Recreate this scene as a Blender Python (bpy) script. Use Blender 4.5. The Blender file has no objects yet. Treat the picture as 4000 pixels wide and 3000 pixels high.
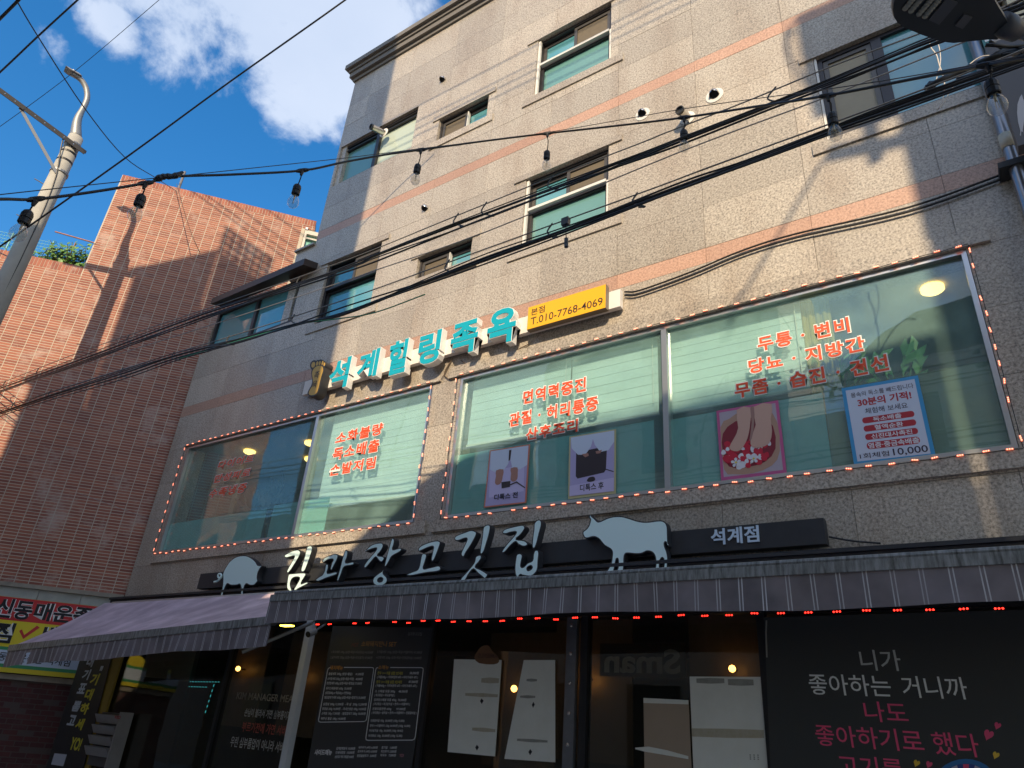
import bpy, bmesh, math, random
from math import radians, sin, cos, pi
from mathutils import Vector, Matrix, noise
from mathutils.geometry import tessellate_polygon
random.seed(7)
R = random.random
U = random.uniform
sc = bpy.context.scene
COL = sc.collection

# ------------------------------------------------------------------ camera
FPX = 2741.73                                    # focal length in pixels of the 4000 px wide photograph
CAMP = Vector((0, -6.2, 1.6))
YAW, PITCH, ROLL = 0.628943, 0.4622606, -0.0812056
RM = (Matrix.Rotation(YAW, 3, 'Z') @ Matrix.Rotation(PITCH, 3, 'X') @ Matrix.Rotation(ROLL, 3, 'Y'))
cd = bpy.data.cameras.new('camera')
cam = bpy.data.objects.new('camera', cd)
COL.objects.link(cam)
rt, fw, up = RM.col[0], RM.col[1], RM.col[2]
M4 = Matrix((rt, up, -fw)).transposed().to_4x4()
M4.translation = CAMP
cam.matrix_world = M4
cd.sensor_fit = 'HORIZONTAL'
cd.sensor_width = 36
cd.lens = FPX / 4000 * 36
cd.clip_end = 2000
cd.clip_start = 0.05
sc.camera = cam
sc.render.resolution_x, sc.render.resolution_y = 1024, 768

def ray(x, y):
    return RM @ Vector(((x - 2000) / FPX, 1.0, (1500 - y) / FPX))

# ------------------------------------------------------------------ world, sun, exposure
SUN = Vector((.52, -1.0, .64)).normalized()      # direction towards the sun
elev = math.asin(SUN.z)
az = math.atan2(SUN.x, SUN.y)                    # clockwise from +Y
w = bpy.data.worlds.new('World')
sc.world = w
w.use_nodes = True
nt = w.node_tree
nt.nodes.clear()
def N(nt, typ, **kw):
    n = nt.nodes.new(typ)
    for k, v in kw.items():
        setattr(n, k, v)
    return n
sky = N(nt, 'ShaderNodeTexSky', sky_type='NISHITA', sun_disc=False)
sky.sun_elevation = elev
sky.sun_rotation = az
sky.air_density = 1.2
sky.dust_density = 1.0
sky.ozone_density = 4.0
SKY_STRENGTH = 0.15
tc = N(nt, 'ShaderNodeTexCoord')
nrm = N(nt, 'ShaderNodeVectorMath', operation='NORMALIZE')
nt.links.new(tc.outputs['Generated'], nrm.inputs[0])
def wmath(op, a, b=None):
    n = N(nt, 'ShaderNodeMath', operation=op)
    for i, v in enumerate((a, b)):
        if v is None: continue
        if isinstance(v, (int, float)): n.inputs[i].default_value = v
        else: nt.links.new(v, n.inputs[i])
    return n.outputs[0]
def wnoise(scale, detail, rough):
    n = N(nt, 'ShaderNodeTexNoise')
    n.inputs['Scale'].default_value = scale
    n.inputs['Detail'].default_value = detail
    n.inputs['Roughness'].default_value = rough
    n.inputs['Distortion'].default_value = 0.25
    nt.links.new(nrm.outputs[0], n.inputs['Vector'])
    return n.outputs['Fac']
nz = wnoise(7.0, 8, 0.62)
# cloud banks: where in the sky they sit (direction, angular radius, weight)
blobs = [((900, -60), .19, 1.0), ((1180, 60), .21, 1.05), ((1420, -160), .20, .9), ((1000, 250), .12, .8), ((1330, 300), .13, .62), ((660, -120), .15, .9),
         ((440, 110), .052, .95), ((150, 180), .045, .55), ((2300, -900), .4, 1.0)]
acc = None
dirs = [(ray(*p).normalized(), r, k) for p, r, k in blobs]
for az_, el_, r, k in ((10, 30, .4, .9), (60, 45, .5, 1), (100, 20, .5, 1), (130, 40, .55, 1.1), (165, 22, .5, 1), (180, 60, .55, 1.1), (215, 30, .5, 1), (250, 55, .3, .7), (340, 60, .3, .6)):  # unseen clouds outside the frame, enlarged to lift the fill in the shade
    dirs.append((Vector((sin(radians(az_)) * cos(radians(el_)), cos(radians(az_)) * cos(radians(el_)), sin(radians(el_)))), r, k))
for d, r, k in dirs:
    dist = N(nt, 'ShaderNodeVectorMath', operation='DISTANCE')
    nt.links.new(nrm.outputs[0], dist.inputs[0])
    dist.inputs[1].default_value = d
    mr = N(nt, 'ShaderNodeMapRange', interpolation_type='SMOOTHSTEP')
    nt.links.new(dist.outputs['Value'], mr.inputs['Value'])
    mr.inputs['From Min'].default_value = r * 1.25
    mr.inputs['From Max'].default_value = r * .15
    mr.inputs['To Min'].default_value = 0
    mr.inputs['To Max'].default_value = k
    acc = mr.outputs[0] if acc is None else wmath('MAXIMUM', acc, mr.outputs[0])
dens = wmath('ADD', wmath('MULTIPLY', acc, 0.62), wmath('MULTIPLY', wmath('SUBTRACT', nz, 0.5), 1.7))
cm = N(nt, 'ShaderNodeMapRange', interpolation_type='SMOOTHSTEP')
nt.links.new(dens, cm.inputs['Value'])
cm.inputs['From Min'].default_value = 0.28
cm.inputs['From Max'].default_value = 0.62
cm.inputs['To Max'].default_value = 0.82
shade = N(nt, 'ShaderNodeMix', data_type='RGBA')
nt.links.new(wnoise(4.0, 5, .55), shade.inputs['Factor'])
shade.inputs[6].default_value = (1.75, 2.1, 2.7, 1)
shade.inputs[7].default_value = (2.7, 2.9, 3.3, 1)
hs = N(nt, 'ShaderNodeHueSaturation')
hs.inputs['Saturation'].default_value = 1.32
hs.inputs['Value'].default_value = .63
nt.links.new(sky.outputs[0], hs.inputs['Color'])
mx = N(nt, 'ShaderNodeMix', data_type='RGBA')
nt.links.new(cm.outputs[0], mx.inputs['Factor'])
nt.links.new(hs.outputs[0], mx.inputs[6])
nt.links.new(shade.outputs[2], mx.inputs[7])
bg = N(nt, 'ShaderNodeBackground')
bg.inputs['Strength'].default_value = SKY_STRENGTH
nt.links.new(mx.outputs[2], bg.inputs['Color'])
wo = N(nt, 'ShaderNodeOutputWorld')
nt.links.new(bg.outputs[0], wo.inputs['Surface'])

sd = bpy.data.lights.new('sun', 'SUN')
sd.energy = 2.45
sd.angle = radians(0.53)
sd.color = (1.0, .80, .54)
sun = bpy.data.objects.new('sun', sd)
COL.objects.link(sun)
sun.rotation_euler = (-SUN).to_track_quat('-Z', 'Y').to_euler()
sun.location = (30, -50, 40)
vs = sc.view_settings
vs.view_transform = 'Standard'
vs.look = 'None'
vs.gamma = 1
vs.exposure = 1.25
vs.use_curve_mapping = False
sc.cycles.max_bounces = 8
sc.cycles.transparent_max_bounces = 16

# ------------------------------------------------------------------ rays of the photograph met with real planes
def crop(ox, oy, k):
    return lambda x, y: (ox + x * k, oy + y * k)
def W(p, d=0.0):                                 # point on the plane d metres in front of the granite facade
    r = ray(*p)
    return CAMP + r * ((-d - CAMP.y) / r.y)
def WZ(p, z):
    r = ray(*p)
    return CAMP + r * ((z - CAMP.z) / r.z)
def WT(p, t):
    return CAMP + ray(*p).normalized() * t
def WN(p, o, n):
    r = ray(*p)
    return CAMP + r * ((o - CAMP).dot(n) / r.dot(n))
GA = 0.888135
RU = Vector((cos(GA), sin(GA), 0))
RNn = Vector((sin(GA), -cos(GA), 0))             # outward normal of the red brick wall
R0 = Vector((-11.97, 0, 0)) - RNn * .12
def RW(u, z, off=0.0):
    return R0 + RU * u + RNn * off + Vector((0, 0, z))
def WR(p, off=0.0):
    r = ray(*p)
    t = (R0 + RNn * off - CAMP).dot(RNn) / r.dot(RNn)
    q = CAMP + r * t
    return ((q - R0).dot(RU), q.z)

# ------------------------------------------------------------------ materials
MATS = {}
def mat(name, color=(.5, .5, .5), rough=.6, metal=0.0, emit=None, estr=1.0, vary=0.0, nscale=6.0, ncolor=None, namt=0.0, bump=0.0, bscale=40.0, spec=.5, stretch=None, coat=0.0, alpha=1.0, rmod=0.0):
    if name in MATS: return MATS[name]
    m = bpy.data.materials.new(name)
    m.use_nodes = True
    t = m.node_tree
    b = t.nodes['Principled BSDF']
    b.inputs['Base Color'].default_value = (*color, 1)
    b.inputs['Roughness'].default_value = rough
    b.inputs['Metallic'].default_value = metal
    b.inputs['Specular IOR Level'].default_value = spec
    b.inputs['Coat Weight'].default_value = coat
    b.inputs['Alpha'].default_value = alpha
    if emit:
        b.inputs['Emission Color'].default_value = (*emit, 1)
        b.inputs['Emission Strength'].default_value = estr
    tcn = N(t, 'ShaderNodeTexCoord')
    vec = tcn.outputs['Object']
    if stretch:
        mp = N(t, 'ShaderNodeMapping')
        mp.inputs['Scale'].default_value = stretch
        t.links.new(vec, mp.inputs['Vector'])
        vec = mp.outputs[0]
    last = None
    if namt > 0:
        no = N(t, 'ShaderNodeTexNoise')
        no.inputs['Scale'].default_value = nscale
        no.inputs['Detail'].default_value = 6
        no.inputs['Roughness'].default_value = .65
        t.links.new(vec, no.inputs['Vector'])
        rp = N(t, 'ShaderNodeMapRange')
        rp.inputs['From Min'].default_value = .38
        rp.inputs['From Max'].default_value = .68
        rp.inputs['To Max'].default_value = namt
        t.links.new(no.outputs['Fac'], rp.inputs['Value'])
        mixn = N(t, 'ShaderNodeMix', data_type='RGBA')
        mixn.inputs[6].default_value = (*color, 1)
        nc = ncolor or tuple(c * .55 for c in color)
        mixn.inputs[7].default_value = (*nc, 1)
        t.links.new(rp.outputs[0], mixn.inputs['Factor'])
        last = mixn.outputs[2]
        if rmod:
            rr = N(t, 'ShaderNodeMath', operation='MULTIPLY_ADD')
            rr.inputs[1].default_value = rmod
            rr.inputs[2].default_value = rough
            t.links.new(no.outputs['Fac'], rr.inputs[0])
            t.links.new(rr.outputs[0], b.inputs['Roughness'])
    if vary > 0:
        oi = N(t, 'ShaderNodeObjectInfo')
        hv = N(t, 'ShaderNodeHueSaturation')
        mm = N(t, 'ShaderNodeMath', operation='MULTIPLY_ADD')
        t.links.new(oi.outputs['Random'], mm.inputs[0])
        mm.inputs[1].default_value = vary * 2
        mm.inputs[2].default_value = 1 - vary
        t.links.new(mm.outputs[0], hv.inputs['Value'])
        if last is not None: t.links.new(last, hv.inputs['Color'])
        else: hv.inputs['Color'].default_value = (*color, 1)
        last = hv.outputs[0]
    if last is not None:
        t.links.new(last, b.inputs['Base Color'])
    if bump > 0:
        nb = N(t, 'ShaderNodeTexNoise')
        nb.inputs['Scale'].default_value = bscale
        nb.inputs['Detail'].default_value = 4
        t.links.new(vec, nb.inputs['Vector'])
        bp = N(t, 'ShaderNodeBump')
        bp.inputs['Strength'].default_value = bump
        bp.inputs['Distance'].default_value = .01
        t.links.new(nb.outputs['Fac'], bp.inputs['Height'])
        t.links.new(bp.outputs[0], b.inputs['Normal'])
    MATS[name] = m
    return m

def granite(name, light, mid, dark, rough=.55, stain=(.25, .19, .14)):
    m = bpy.data.materials.new(name)
    m.use_nodes = True
    t = m.node_tree
    b = t.nodes['Principled BSDF']
    tcn = N(t, 'ShaderNodeTexCoord')
    vo = N(t, 'ShaderNodeTexNoise')
    vo.inputs['Scale'].default_value = 44
    vo.inputs['Detail'].default_value = 4
    vo.inputs['Roughness'].default_value = .72
    t.links.new(tcn.outputs['Object'], vo.inputs['Vector'])
    cr = N(t, 'ShaderNodeValToRGB')
    e = cr.color_ramp.elements
    e[0].position = .33; e[0].color = (*dark, 1)
    e[1].position = .68; e[1].color = (*light, 1)
    k = cr.color_ramp.elements.new(.49); k.color = (*mid, 1)
    t.links.new(vo.outputs['Fac'], cr.inputs['Fac'])
    big = N(t, 'ShaderNodeTexNoise')
    big.inputs['Scale'].default_value = 1.1
    big.inputs['Detail'].default_value = 7
    big.inputs['Roughness'].default_value = .6
    mp = N(t, 'ShaderNodeMapping')
    mp.inputs['Scale'].default_value = (1.6, 1, .55)
    t.links.new(tcn.outputs['Object'], mp.inputs['Vector'])
    t.links.new(mp.outputs[0], big.inputs['Vector'])
    rp = N(t, 'ShaderNodeMapRange')
    rp.inputs['From Min'].default_value = .46
    rp.inputs['From Max'].default_value = .74
    rp.inputs['To Max'].default_value = .5
    t.links.new(big.outputs['Fac'], rp.inputs['Value'])
    mx = N(t, 'ShaderNodeMix', data_type='RGBA', blend_type='MULTIPLY')
    t.links.new(rp.outputs[0], mx.inputs['Factor'])
    t.links.new(cr.outputs[0], mx.inputs[6])
    mx.inputs[7].default_value = (stain[0] * 2.2, stain[1] * 2.2, stain[2] * 2.2, 1)
    oi = N(t, 'ShaderNodeObjectInfo')
    hv = N(t, 'ShaderNodeHueSaturation')
    mm = N(t, 'ShaderNodeMath', operation='MULTIPLY_ADD')
    t.links.new(oi.outputs['Random'], mm.inputs[0])
    mm.inputs[1].default_value = .26
    mm.inputs[2].default_value = .87
    t.links.new(mm.outputs[0], hv.inputs['Value'])
    t.links.new(mx.outputs[2], hv.inputs['Color'])
    t.links.new(hv.outputs[0], b.inputs['Base Color'])
    b.inputs['Roughness'].default_value = rough
    b.inputs['Coat Weight'].default_value = .45
    b.inputs['Coat Roughness'].default_value = .22
    bp = N(t, 'ShaderNodeBump')
    bp.inputs['Strength'].default_value = .35
    bp.inputs['Distance'].default_value = .006
    t.links.new(vo.outputs['Fac'], bp.inputs['Height'])
    t.links.new(bp.outputs[0], b.inputs['Normal'])
    MATS[name] = m
    return m

def glass(name, tint, ior=1.6, gcol=(1, 1, 1), dirt_haze=0.0, rough=0.0, dcol=(.5, .52, .5)):
    m = bpy.data.materials.new(name)
    m.use_nodes = True
    t = m.node_tree
    t.nodes.clear()
    tr = N(t, 'ShaderNodeBsdfTransparent')
    tr.inputs['Color'].default_value = (*tint, 1)
    gl = N(t, 'ShaderNodeBsdfGlossy')
    gl.inputs['Roughness'].default_value = rough
    gl.inputs['Color'].default_value = (*gcol, 1)
    ge = N(t, 'ShaderNodeNewGeometry')
    dt = N(t, 'ShaderNodeVectorMath', operation='DOT_PRODUCT')
    t.links.new(ge.outputs['Normal'], dt.inputs[0]); t.links.new(ge.outputs['Incoming'], dt.inputs[1])
    ab = N(t, 'ShaderNodeMath', operation='ABSOLUTE'); t.links.new(dt.outputs['Value'], ab.inputs[0])
    om = N(t, 'ShaderNodeMath', operation='SUBTRACT'); om.inputs[0].default_value = 1; t.links.new(ab.outputs[0], om.inputs[1])
    pw = N(t, 'ShaderNodeMath', operation='POWER'); pw.inputs[1].default_value = 5; t.links.new(om.outputs[0], pw.inputs[0])
    f0 = ((ior - 1) / (ior + 1)) ** 2
    fr = N(t, 'ShaderNodeMath', operation='MULTIPLY_ADD'); fr.inputs[1].default_value = 1 - f0; fr.inputs[2].default_value = f0; t.links.new(pw.outputs[0], fr.inputs[0])
    ms = N(t, 'ShaderNodeMixShader')
    t.links.new(fr.outputs[0], ms.inputs[0])
    t.links.new(tr.outputs[0], ms.inputs[1])
    t.links.new(gl.outputs[0], ms.inputs[2])
    out = N(t, 'ShaderNodeOutputMaterial')
    last = ms
    if dirt_haze > 0:
        df = N(t, 'ShaderNodeBsdfDiffuse')
        df.inputs['Color'].default_value = (*dcol, 1)
        no = N(t, 'ShaderNodeTexNoise')
        no.inputs['Scale'].default_value = 2.5
        no.inputs['Detail'].default_value = 8
        tcn = N(t, 'ShaderNodeTexCoord')
        t.links.new(tcn.outputs['Object'], no.inputs['Vector'])
        mu = N(t, 'ShaderNodeMath', operation='MULTIPLY')
        mu.inputs[1].default_value = dirt_haze
        t.links.new(no.outputs['Fac'], mu.inputs[0])
        m2 = N(t, 'ShaderNodeMixShader')
        t.links.new(mu.outputs[0], m2.inputs[0])
        t.links.new(ms.outputs[0], m2.inputs[1])
        t.links.new(df.outputs[0], m2.inputs[2])
        last = m2
    t.links.new(last.outputs[0], out.inputs['Surface'])
    # slight waviness of float glass
    nb = N(t, 'ShaderNodeTexNoise')
    nb.inputs['Scale'].default_value = 1.3
    tcn = N(t, 'ShaderNodeTexCoord')
    t.links.new(tcn.outputs['Object'], nb.inputs['Vector'])
    bp = N(t, 'ShaderNodeBump')
    bp.inputs['Strength'].default_value = .12
    bp.inputs['Distance'].default_value = .02
    t.links.new(nb.outputs['Fac'], bp.inputs['Height'])
    t.links.new(bp.outputs[0], gl.inputs['Normal'])
    MATS[name] = m
    return m

def brickmat(name, base, alt, pale, pamt):
    m = bpy.data.materials.new(name)
    m.use_nodes = True
    t = m.node_tree
    b = t.nodes['Principled BSDF']
    b.inputs['Roughness'].default_value = .8
    tcn = N(t, 'ShaderNodeTexCoord')
    at = N(t, 'ShaderNodeAttribute', attribute_name='tone')
    oi = N(t, 'ShaderNodeObjectInfo')
    ad = N(t, 'ShaderNodeMath', operation='ADD')
    t.links.new(at.outputs['Fac'], ad.inputs[0])
    t.links.new(oi.outputs['Random'], ad.inputs[1])
    fr = N(t, 'ShaderNodeMath', operation='FRACT')
    t.links.new(ad.outputs[0], fr.inputs[0])
    mx = N(t, 'ShaderNodeMix', data_type='RGBA')
    mx.inputs[6].default_value = (*base, 1)
    mx.inputs[7].default_value = (*alt, 1)
    t.links.new(fr.outputs[0], mx.inputs['Factor'])
    no = N(t, 'ShaderNodeTexNoise')
    no.inputs['Scale'].default_value = 1.5
    no.inputs['Detail'].default_value = 10
    no.inputs['Roughness'].default_value = .75
    t.links.new(tcn.outputs['Object'], no.inputs['Vector'])
    rp = N(t, 'ShaderNodeMapRange')
    rp.inputs['From Min'].default_value = .535
    rp.inputs['From Max'].default_value = .68
    rp.inputs['To Max'].default_value = pamt
    t.links.new(no.outputs['Fac'], rp.inputs['Value'])
    m2 = N(t, 'ShaderNodeMix', data_type='RGBA')
    m2.inputs[7].default_value = (*pale, 1)
    t.links.new(mx.outputs[2], m2.inputs[6])
    t.links.new(rp.outputs[0], m2.inputs['Factor'])
    t.links.new(m2.outputs[2], b.inputs['Base Color'])
    nb = N(t, 'ShaderNodeTexNoise')
    nb.inputs['Scale'].default_value = 70
    t.links.new(tcn.outputs['Object'], nb.inputs['Vector'])
    bp = N(t, 'ShaderNodeBump')
    bp.inputs['Strength'].default_value = .3
    bp.inputs['Distance'].default_value = .004
    t.links.new(nb.outputs['Fac'], bp.inputs['Height'])
    t.links.new(bp.outputs[0], b.inputs['Normal'])
    MATS[name] = m
    return m

G_STONE = granite('bush hammered granite', (.60, .54, .455), (.39, .345, .285), (.15, .135, .115), .42)
G_PINK = granite('pink granite', (.56, .36, .265), (.45, .27, .19), (.26, .155, .11), stain=(.4, .36, .34))
MORTAR = mat('pale mortar', (.52, .46, .37), .9, namt=.5, nscale=3, ncolor=(.40, .34, .28))
JOINT = mat('stone joint', (.33, .30, .26), .9)
BRICK = brickmat('red brick', (.37, .13, .08), (.235, .075, .052), (.56, .42, .36), .65)
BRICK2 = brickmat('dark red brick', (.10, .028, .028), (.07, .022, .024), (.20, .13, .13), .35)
DARKFR = mat('dark bronze window frame', (.045, .042, .045), .35, .5)
BROWNFR = mat('brown grey window frame', (.10, .092, .085), .4, .4)
WHITEFR = mat('white window trim', (.72, .70, .66), .45, namt=.4, nscale=5, ncolor=(.55, .52, .47))
SILVER = mat('brushed silver aluminium', (.55, .56, .56), .32, .85)
STEEL = mat('stainless steel', (.62, .60, .56), .22, .95, namt=.3, nscale=20, ncolor=(.4, .39, .37))
BLACKHOLE = mat('vent darkness', (.01, .01, .01), .9)
BLACK = mat('black rubber cable', (.012, .012, .013), .45)
BLACKP = mat('black painted metal', (.022, .024, .028), .42, namt=.5, nscale=8, ncolor=(.035, .038, .043), rmod=.2)
WHITE = mat('white acrylic', (.80, .79, .76), .35)
CONC = mat('pole concrete', (.40, .385, .34), .8, namt=.5, nscale=4, ncolor=(.28, .27, .245), bump=.15, bscale=60)
GALV = mat('galvanised steel', (.28, .285, .28), .5, .55, namt=.5, nscale=12, ncolor=(.28, .28, .29))
ASPHALT = mat('concrete bounce ground', (.27, .26, .24), .9, namt=.6, nscale=30, ncolor=(.20, .195, .18), bump=.4, bscale=120)  # unseen ground, lightened so it bounces fill under the awnings
TEALGL = glass('tinted shop glass', (.87, .955, .935), 1.7, dirt_haze=.33, dcol=(.38, .60, .57))  # teal diffuse haze put into the pane colour to brighten the glass
BLUEGL = mat('reflective blue glass', (.10, .30, .34), .05, spec=1.0, coat=1.0)
FROST = mat('frosted teal glass', (.13, .29, .27), .22, spec=.8, coat=.6)
FROSTP = mat('frosted pale glass', (.46, .53, .44), .35, spec=.5, coat=.3)
BROWNSCR = mat('brown insect screen', (.14, .11, .07), .6, namt=.3, nscale=10)
FILM = mat('frosted window film', (.24, .52, .50), .5, namt=.3, nscale=1.5, ncolor=(.20, .44, .43))
BLIND = mat('white fabric blind', (.64, .74, .76), .8)
CLEARGL = glass('clear bulb glass', (.93, .93, .92), 1.6, dirt_haze=.22)
SHOPGL = glass('dark shop glass', (.80, .80, .76), 1.4, dirt_haze=.012)

# ------------------------------------------------------------------ mesh helpers
ORIG = {}
def tag(o, label=None, cat=None, group=None, kind=None):
    if label: o['label'] = label
    if cat: o['category'] = cat
    if group: o['group'] = group
    if kind: o['kind'] = kind
    return o
def thing(name, loc, label, cat, group=None, kind=None):
    o = bpy.data.objects.new(name, None)
    COL.objects.link(o)
    o.location = loc
    o.empty_display_size = .1
    ORIG[o.name] = Vector(loc)
    return tag(o, label, cat, group, kind)
class MB:
    def __init__(s): s.v = []; s.f = []; s.m = []; s.cm = 0; s.tone = None
    def quad(s, a, b, c, d):
        i = len(s.v); s.v += [Vector(a), Vector(b), Vector(c), Vector(d)]; s.f.append((i, i+1, i+2, i+3)); s.m.append(s.cm)
        return s
    def box(s, a, b):
        x0, x1 = sorted((a[0], b[0])); y0, y1 = sorted((a[1], b[1])); z0, z1 = sorted((a[2], b[2]))
        return s.hexa([Vector(p) for p in ((x0,y0,z0),(x1,y0,z0),(x1,y1,z0),(x0,y1,z0),(x0,y0,z1),(x1,y0,z1),(x1,y1,z1),(x0,y1,z1))])
    def hexa(s, p):                              # p0..p3 bottom loop, p4..p7 top loop
        i = len(s.v); s.v += [Vector(q) for q in p]
        for f in ((0,3,2,1),(4,5,6,7),(0,1,5,4),(1,2,6,5),(2,3,7,6),(3,0,4,7)):
            s.f.append(tuple(i + k for k in f)); s.m.append(s.cm)
        return s
    def obox(s, c, ex, ey, ez):                  # oriented box: centre and half vectors
        c, ex, ey, ez = map(Vector, (c, ex, ey, ez))
        return s.hexa([c-ex-ey-ez, c+ex-ey-ez, c+ex+ey-ez, c-ex+ey-ez, c-ex-ey+ez, c+ex-ey+ez, c+ex+ey+ez, c-ex+ey+ez])
    def tube(s, pts, r, seg=8, caps=True):
        pts = [Vector(p) for p in pts]
        rs = r if isinstance(r, (list, tuple)) else [r] * len(pts)
        base = len(s.v)
        t0 = (pts[1] - pts[0]).normalized()
        n = t0.orthogonal().normalized()
        for k, p in enumerate(pts):
            t = (pts[min(k+1, len(pts)-1)] - pts[max(k-1, 0)]).normalized()
            n = (n - t * n.dot(t)).normalized()
            b = t.cross(n)
            for j in range(seg):
                a = 2 * pi * j / seg
                s.v.append(p + (n * cos(a) + b * sin(a)) * rs[k])
        for k in range(len(pts) - 1):
            for j in range(seg):
                a = base + k*seg + j; b2 = base + k*seg + (j+1) % seg
                s.f.append((a, b2, b2 + seg, a + seg)); s.m.append(s.cm)
        if caps:
            s.f.append(tuple(base + j for j in reversed(range(seg)))); s.m.append(s.cm)
            e = base + (len(pts)-1)*seg
            s.f.append(tuple(e + j for j in range(seg))); s.m.append(s.cm)
        return s
    def poly(s, loops, dirv, back=True):         # planar loops (outer + holes) extruded along dirv (or flat when None)
        loops = [[Vector(p) for p in l] for l in loops]
        flat = [p for l in loops for p in l]
        tris = tessellate_polygon(loops)
        i = len(s.v)
        s.v += flat
        nrm = Vector((0, 0, 0))
        l0 = loops[0]
        for k in range(len(l0)):
            nrm += l0[k].cross(l0[(k+1) % len(l0)])
        for t in tris:
            a, b, c = (flat[q] for q in t)
            want = -Vector(dirv) if dirv is not None else None
            tt = t
            if want is not None and (b-a).cross(c-a).dot(want) < 0: tt = (t[0], t[2], t[1])
            s.f.append(tuple(i + q for q in tt)); s.m.append(s.cm)
        if dirv is not None:
            d = Vector(dirv)
            j = len(s.v)
            s.v += [p + d for p in flat]
            o = 0
            for l in loops:
                n = len(l)
                for k in range(n):
                    s.f.append((i+o+k, i+o+(k+1) % n, j+o+(k+1) % n, j+o+k)); s.m.append(s.cm)
                o += n
        return s
    def lathe(s, c, axis, prof, seg=12):         # prof: (radius, distance along axis)
        axis = Vector(axis).normalized()
        n = axis.orthogonal().normalized(); b = axis.cross(n)
        base = len(s.v)
        for r, h in prof:
            for j in range(seg):
                a = 2*pi*j/seg
                s.v.append(Vector(c) + axis*h + (n*cos(a) + b*sin(a))*max(r, 1e-4))
        for k in range(len(prof)-1):
            for j in range(seg):
                a = base+k*seg+j; b2 = base+k*seg+(j+1) % seg
                s.f.append((a, b2, b2+seg, a+seg)); s.m.append(s.cm)
        return s
    def build(s, name, m, parent=None, smooth=False, label=None, kind=None, origin=None, auto=None):
        me = bpy.data.meshes.new(name)
        if origin is None:
            origin = ORIG[parent.name] if parent is not None else Vector((0, 0, 0))
            loc = Vector((0, 0, 0))
        else:
            origin = Vector(origin)
            loc = origin - (ORIG[parent.name] if parent is not None else Vector((0, 0, 0)))
        me.from_pydata([v - origin for v in s.v], [], s.f)
        for q in (m if isinstance(m, (list, tuple)) else [m]): me.materials.append(q)
        if isinstance(m, (list, tuple)): me.polygons.foreach_set('material_index', s.m)
        if smooth:
            me.polygons.foreach_set('use_smooth', [True] * len(me.polygons))
        if s.tone is not None:
            at = me.attributes.new('tone', 'FLOAT', 'FACE')
            at.data.foreach_set('value', s.tone)
        me.update()
        o = bpy.data.objects.new(name, me)
        COL.objects.link(o)
        if parent is not None: o.parent = parent
        o.location = loc
        ORIG[o.name] = origin
        if label: o['label'] = label
        if kind: o['kind'] = kind
        return o
def spline(pts, n=6):                            # Catmull-Rom through 3D points
    p = [Vector(q) for q in pts]
    if len(p) < 3: return [p[0].lerp(p[-1], k / 8) for k in range(9)]
    e = [p[0]*2 - p[1]] + p + [p[-1]*2 - p[-2]]
    out = []
    for i in range(1, len(e) - 2):
        a, b, c, d = e[i-1], e[i], e[i+1], e[i+2]
        for k in range(n):
            t = k / n
            out.append(.5 * ((2*b) + (c-a)*t + (2*a-5*b+4*c-d)*t*t + (3*b-a-3*c+d)*t**3))
    out.append(p[-1])
    return out
def cspline(pts, n=3):                           # closed, 2D, softened
    out = []
    L = len(pts)
    for i in range(L):
        a, b, c, d = (Vector(pts[(i+k) % L]) for k in (-1, 0, 1, 2))
        for k in range(n):
            t = k / n
            q = .5 * ((2*b) + (c-a)*t + (2*a-5*b+4*c-d)*t*t + (3*b-a-3*c+d)*t**3)
            out.append((q.x, q.y))
    return out
def copy_to(src, parent, loc):
    c = src.copy()
    COL.objects.link(c)
    c.parent = parent
    c.location = loc
    return c
# lettering: the glyph outlines of Blender's own font, fitted to a measured box on a plane
FONTC = {}
TXT = []
def glyphs(s, bold=0.0, shear=0.0, extrude=0.0, spacing=1.0, res=3):
    key = (s, bold, shear, extrude, spacing)
    if key in FONTC: return FONTC[key]
    if not TXT:
        TXT.append(bpy.data.objects.new('lettering_source', bpy.data.curves.new('lettering_source', 'FONT')))
    o = TXT[0]
    c = o.data
    c.body = s
    c.offset = bold
    c.shear = shear
    c.extrude = extrude
    c.space_character = spacing
    c.resolution_u = res
    me = o.to_mesh()
    vs_ = [v.co.copy() for v in me.vertices]
    fs_ = [tuple(p.vertices) for p in me.polygons]
    o.to_mesh_clear()
    xs = [v.x for v in vs_]; ys = [v.y for v in vs_]
    FONTC[key] = (vs_, fs_, min(xs), max(xs), min(ys), max(ys))
    return FONTC[key]
def put_text(mb, s, o, ex, ez, en, width, height, bold=0.0, shear=0.0, depth=0.0, spacing=1.0, mirror=False, grow=0.0):
    """o = lower left corner, ex / ez = unit vectors along and up, en = towards the viewer"""
    v, f, x0, x1, y0, y1 = glyphs(s, bold, shear, .5 if depth else 0.0, spacing)
    i = len(mb.v)
    sx = width / (x1 - x0); sz = height / (y1 - y0)
    for q in v:
        xx = (q.x - x0) * sx
        if mirror: xx = width - xx
        mb.v.append(o + ex * xx + ez * ((q.y - y0) * sz) + en * ((q.z + .5) * depth if depth else 0))
    for p in f:
        mb.f.append(tuple(i + k for k in p)); mb.m.append(mb.cm)
EX, EZ, EN = Vector((1, 0, 0)), Vector((0, 0, 1)), Vector((0, -1, 0))
def fit(L, Rt, T, B, d):
    return W(L, d).x, W(Rt, d).x, W(B, d).z, W(T, d).z
def text_px(mb, s, L, Rt, T, B, d, **kw):        # lettering on a facade plane, its extremes read from the photograph
    x0, x1, z0, z1 = fit(L, Rt, T, B, d)
    put_text(mb, s, Vector((x0, -d, z0)), EX, EZ, EN, x1 - x0, z1 - z0, **kw)

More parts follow.
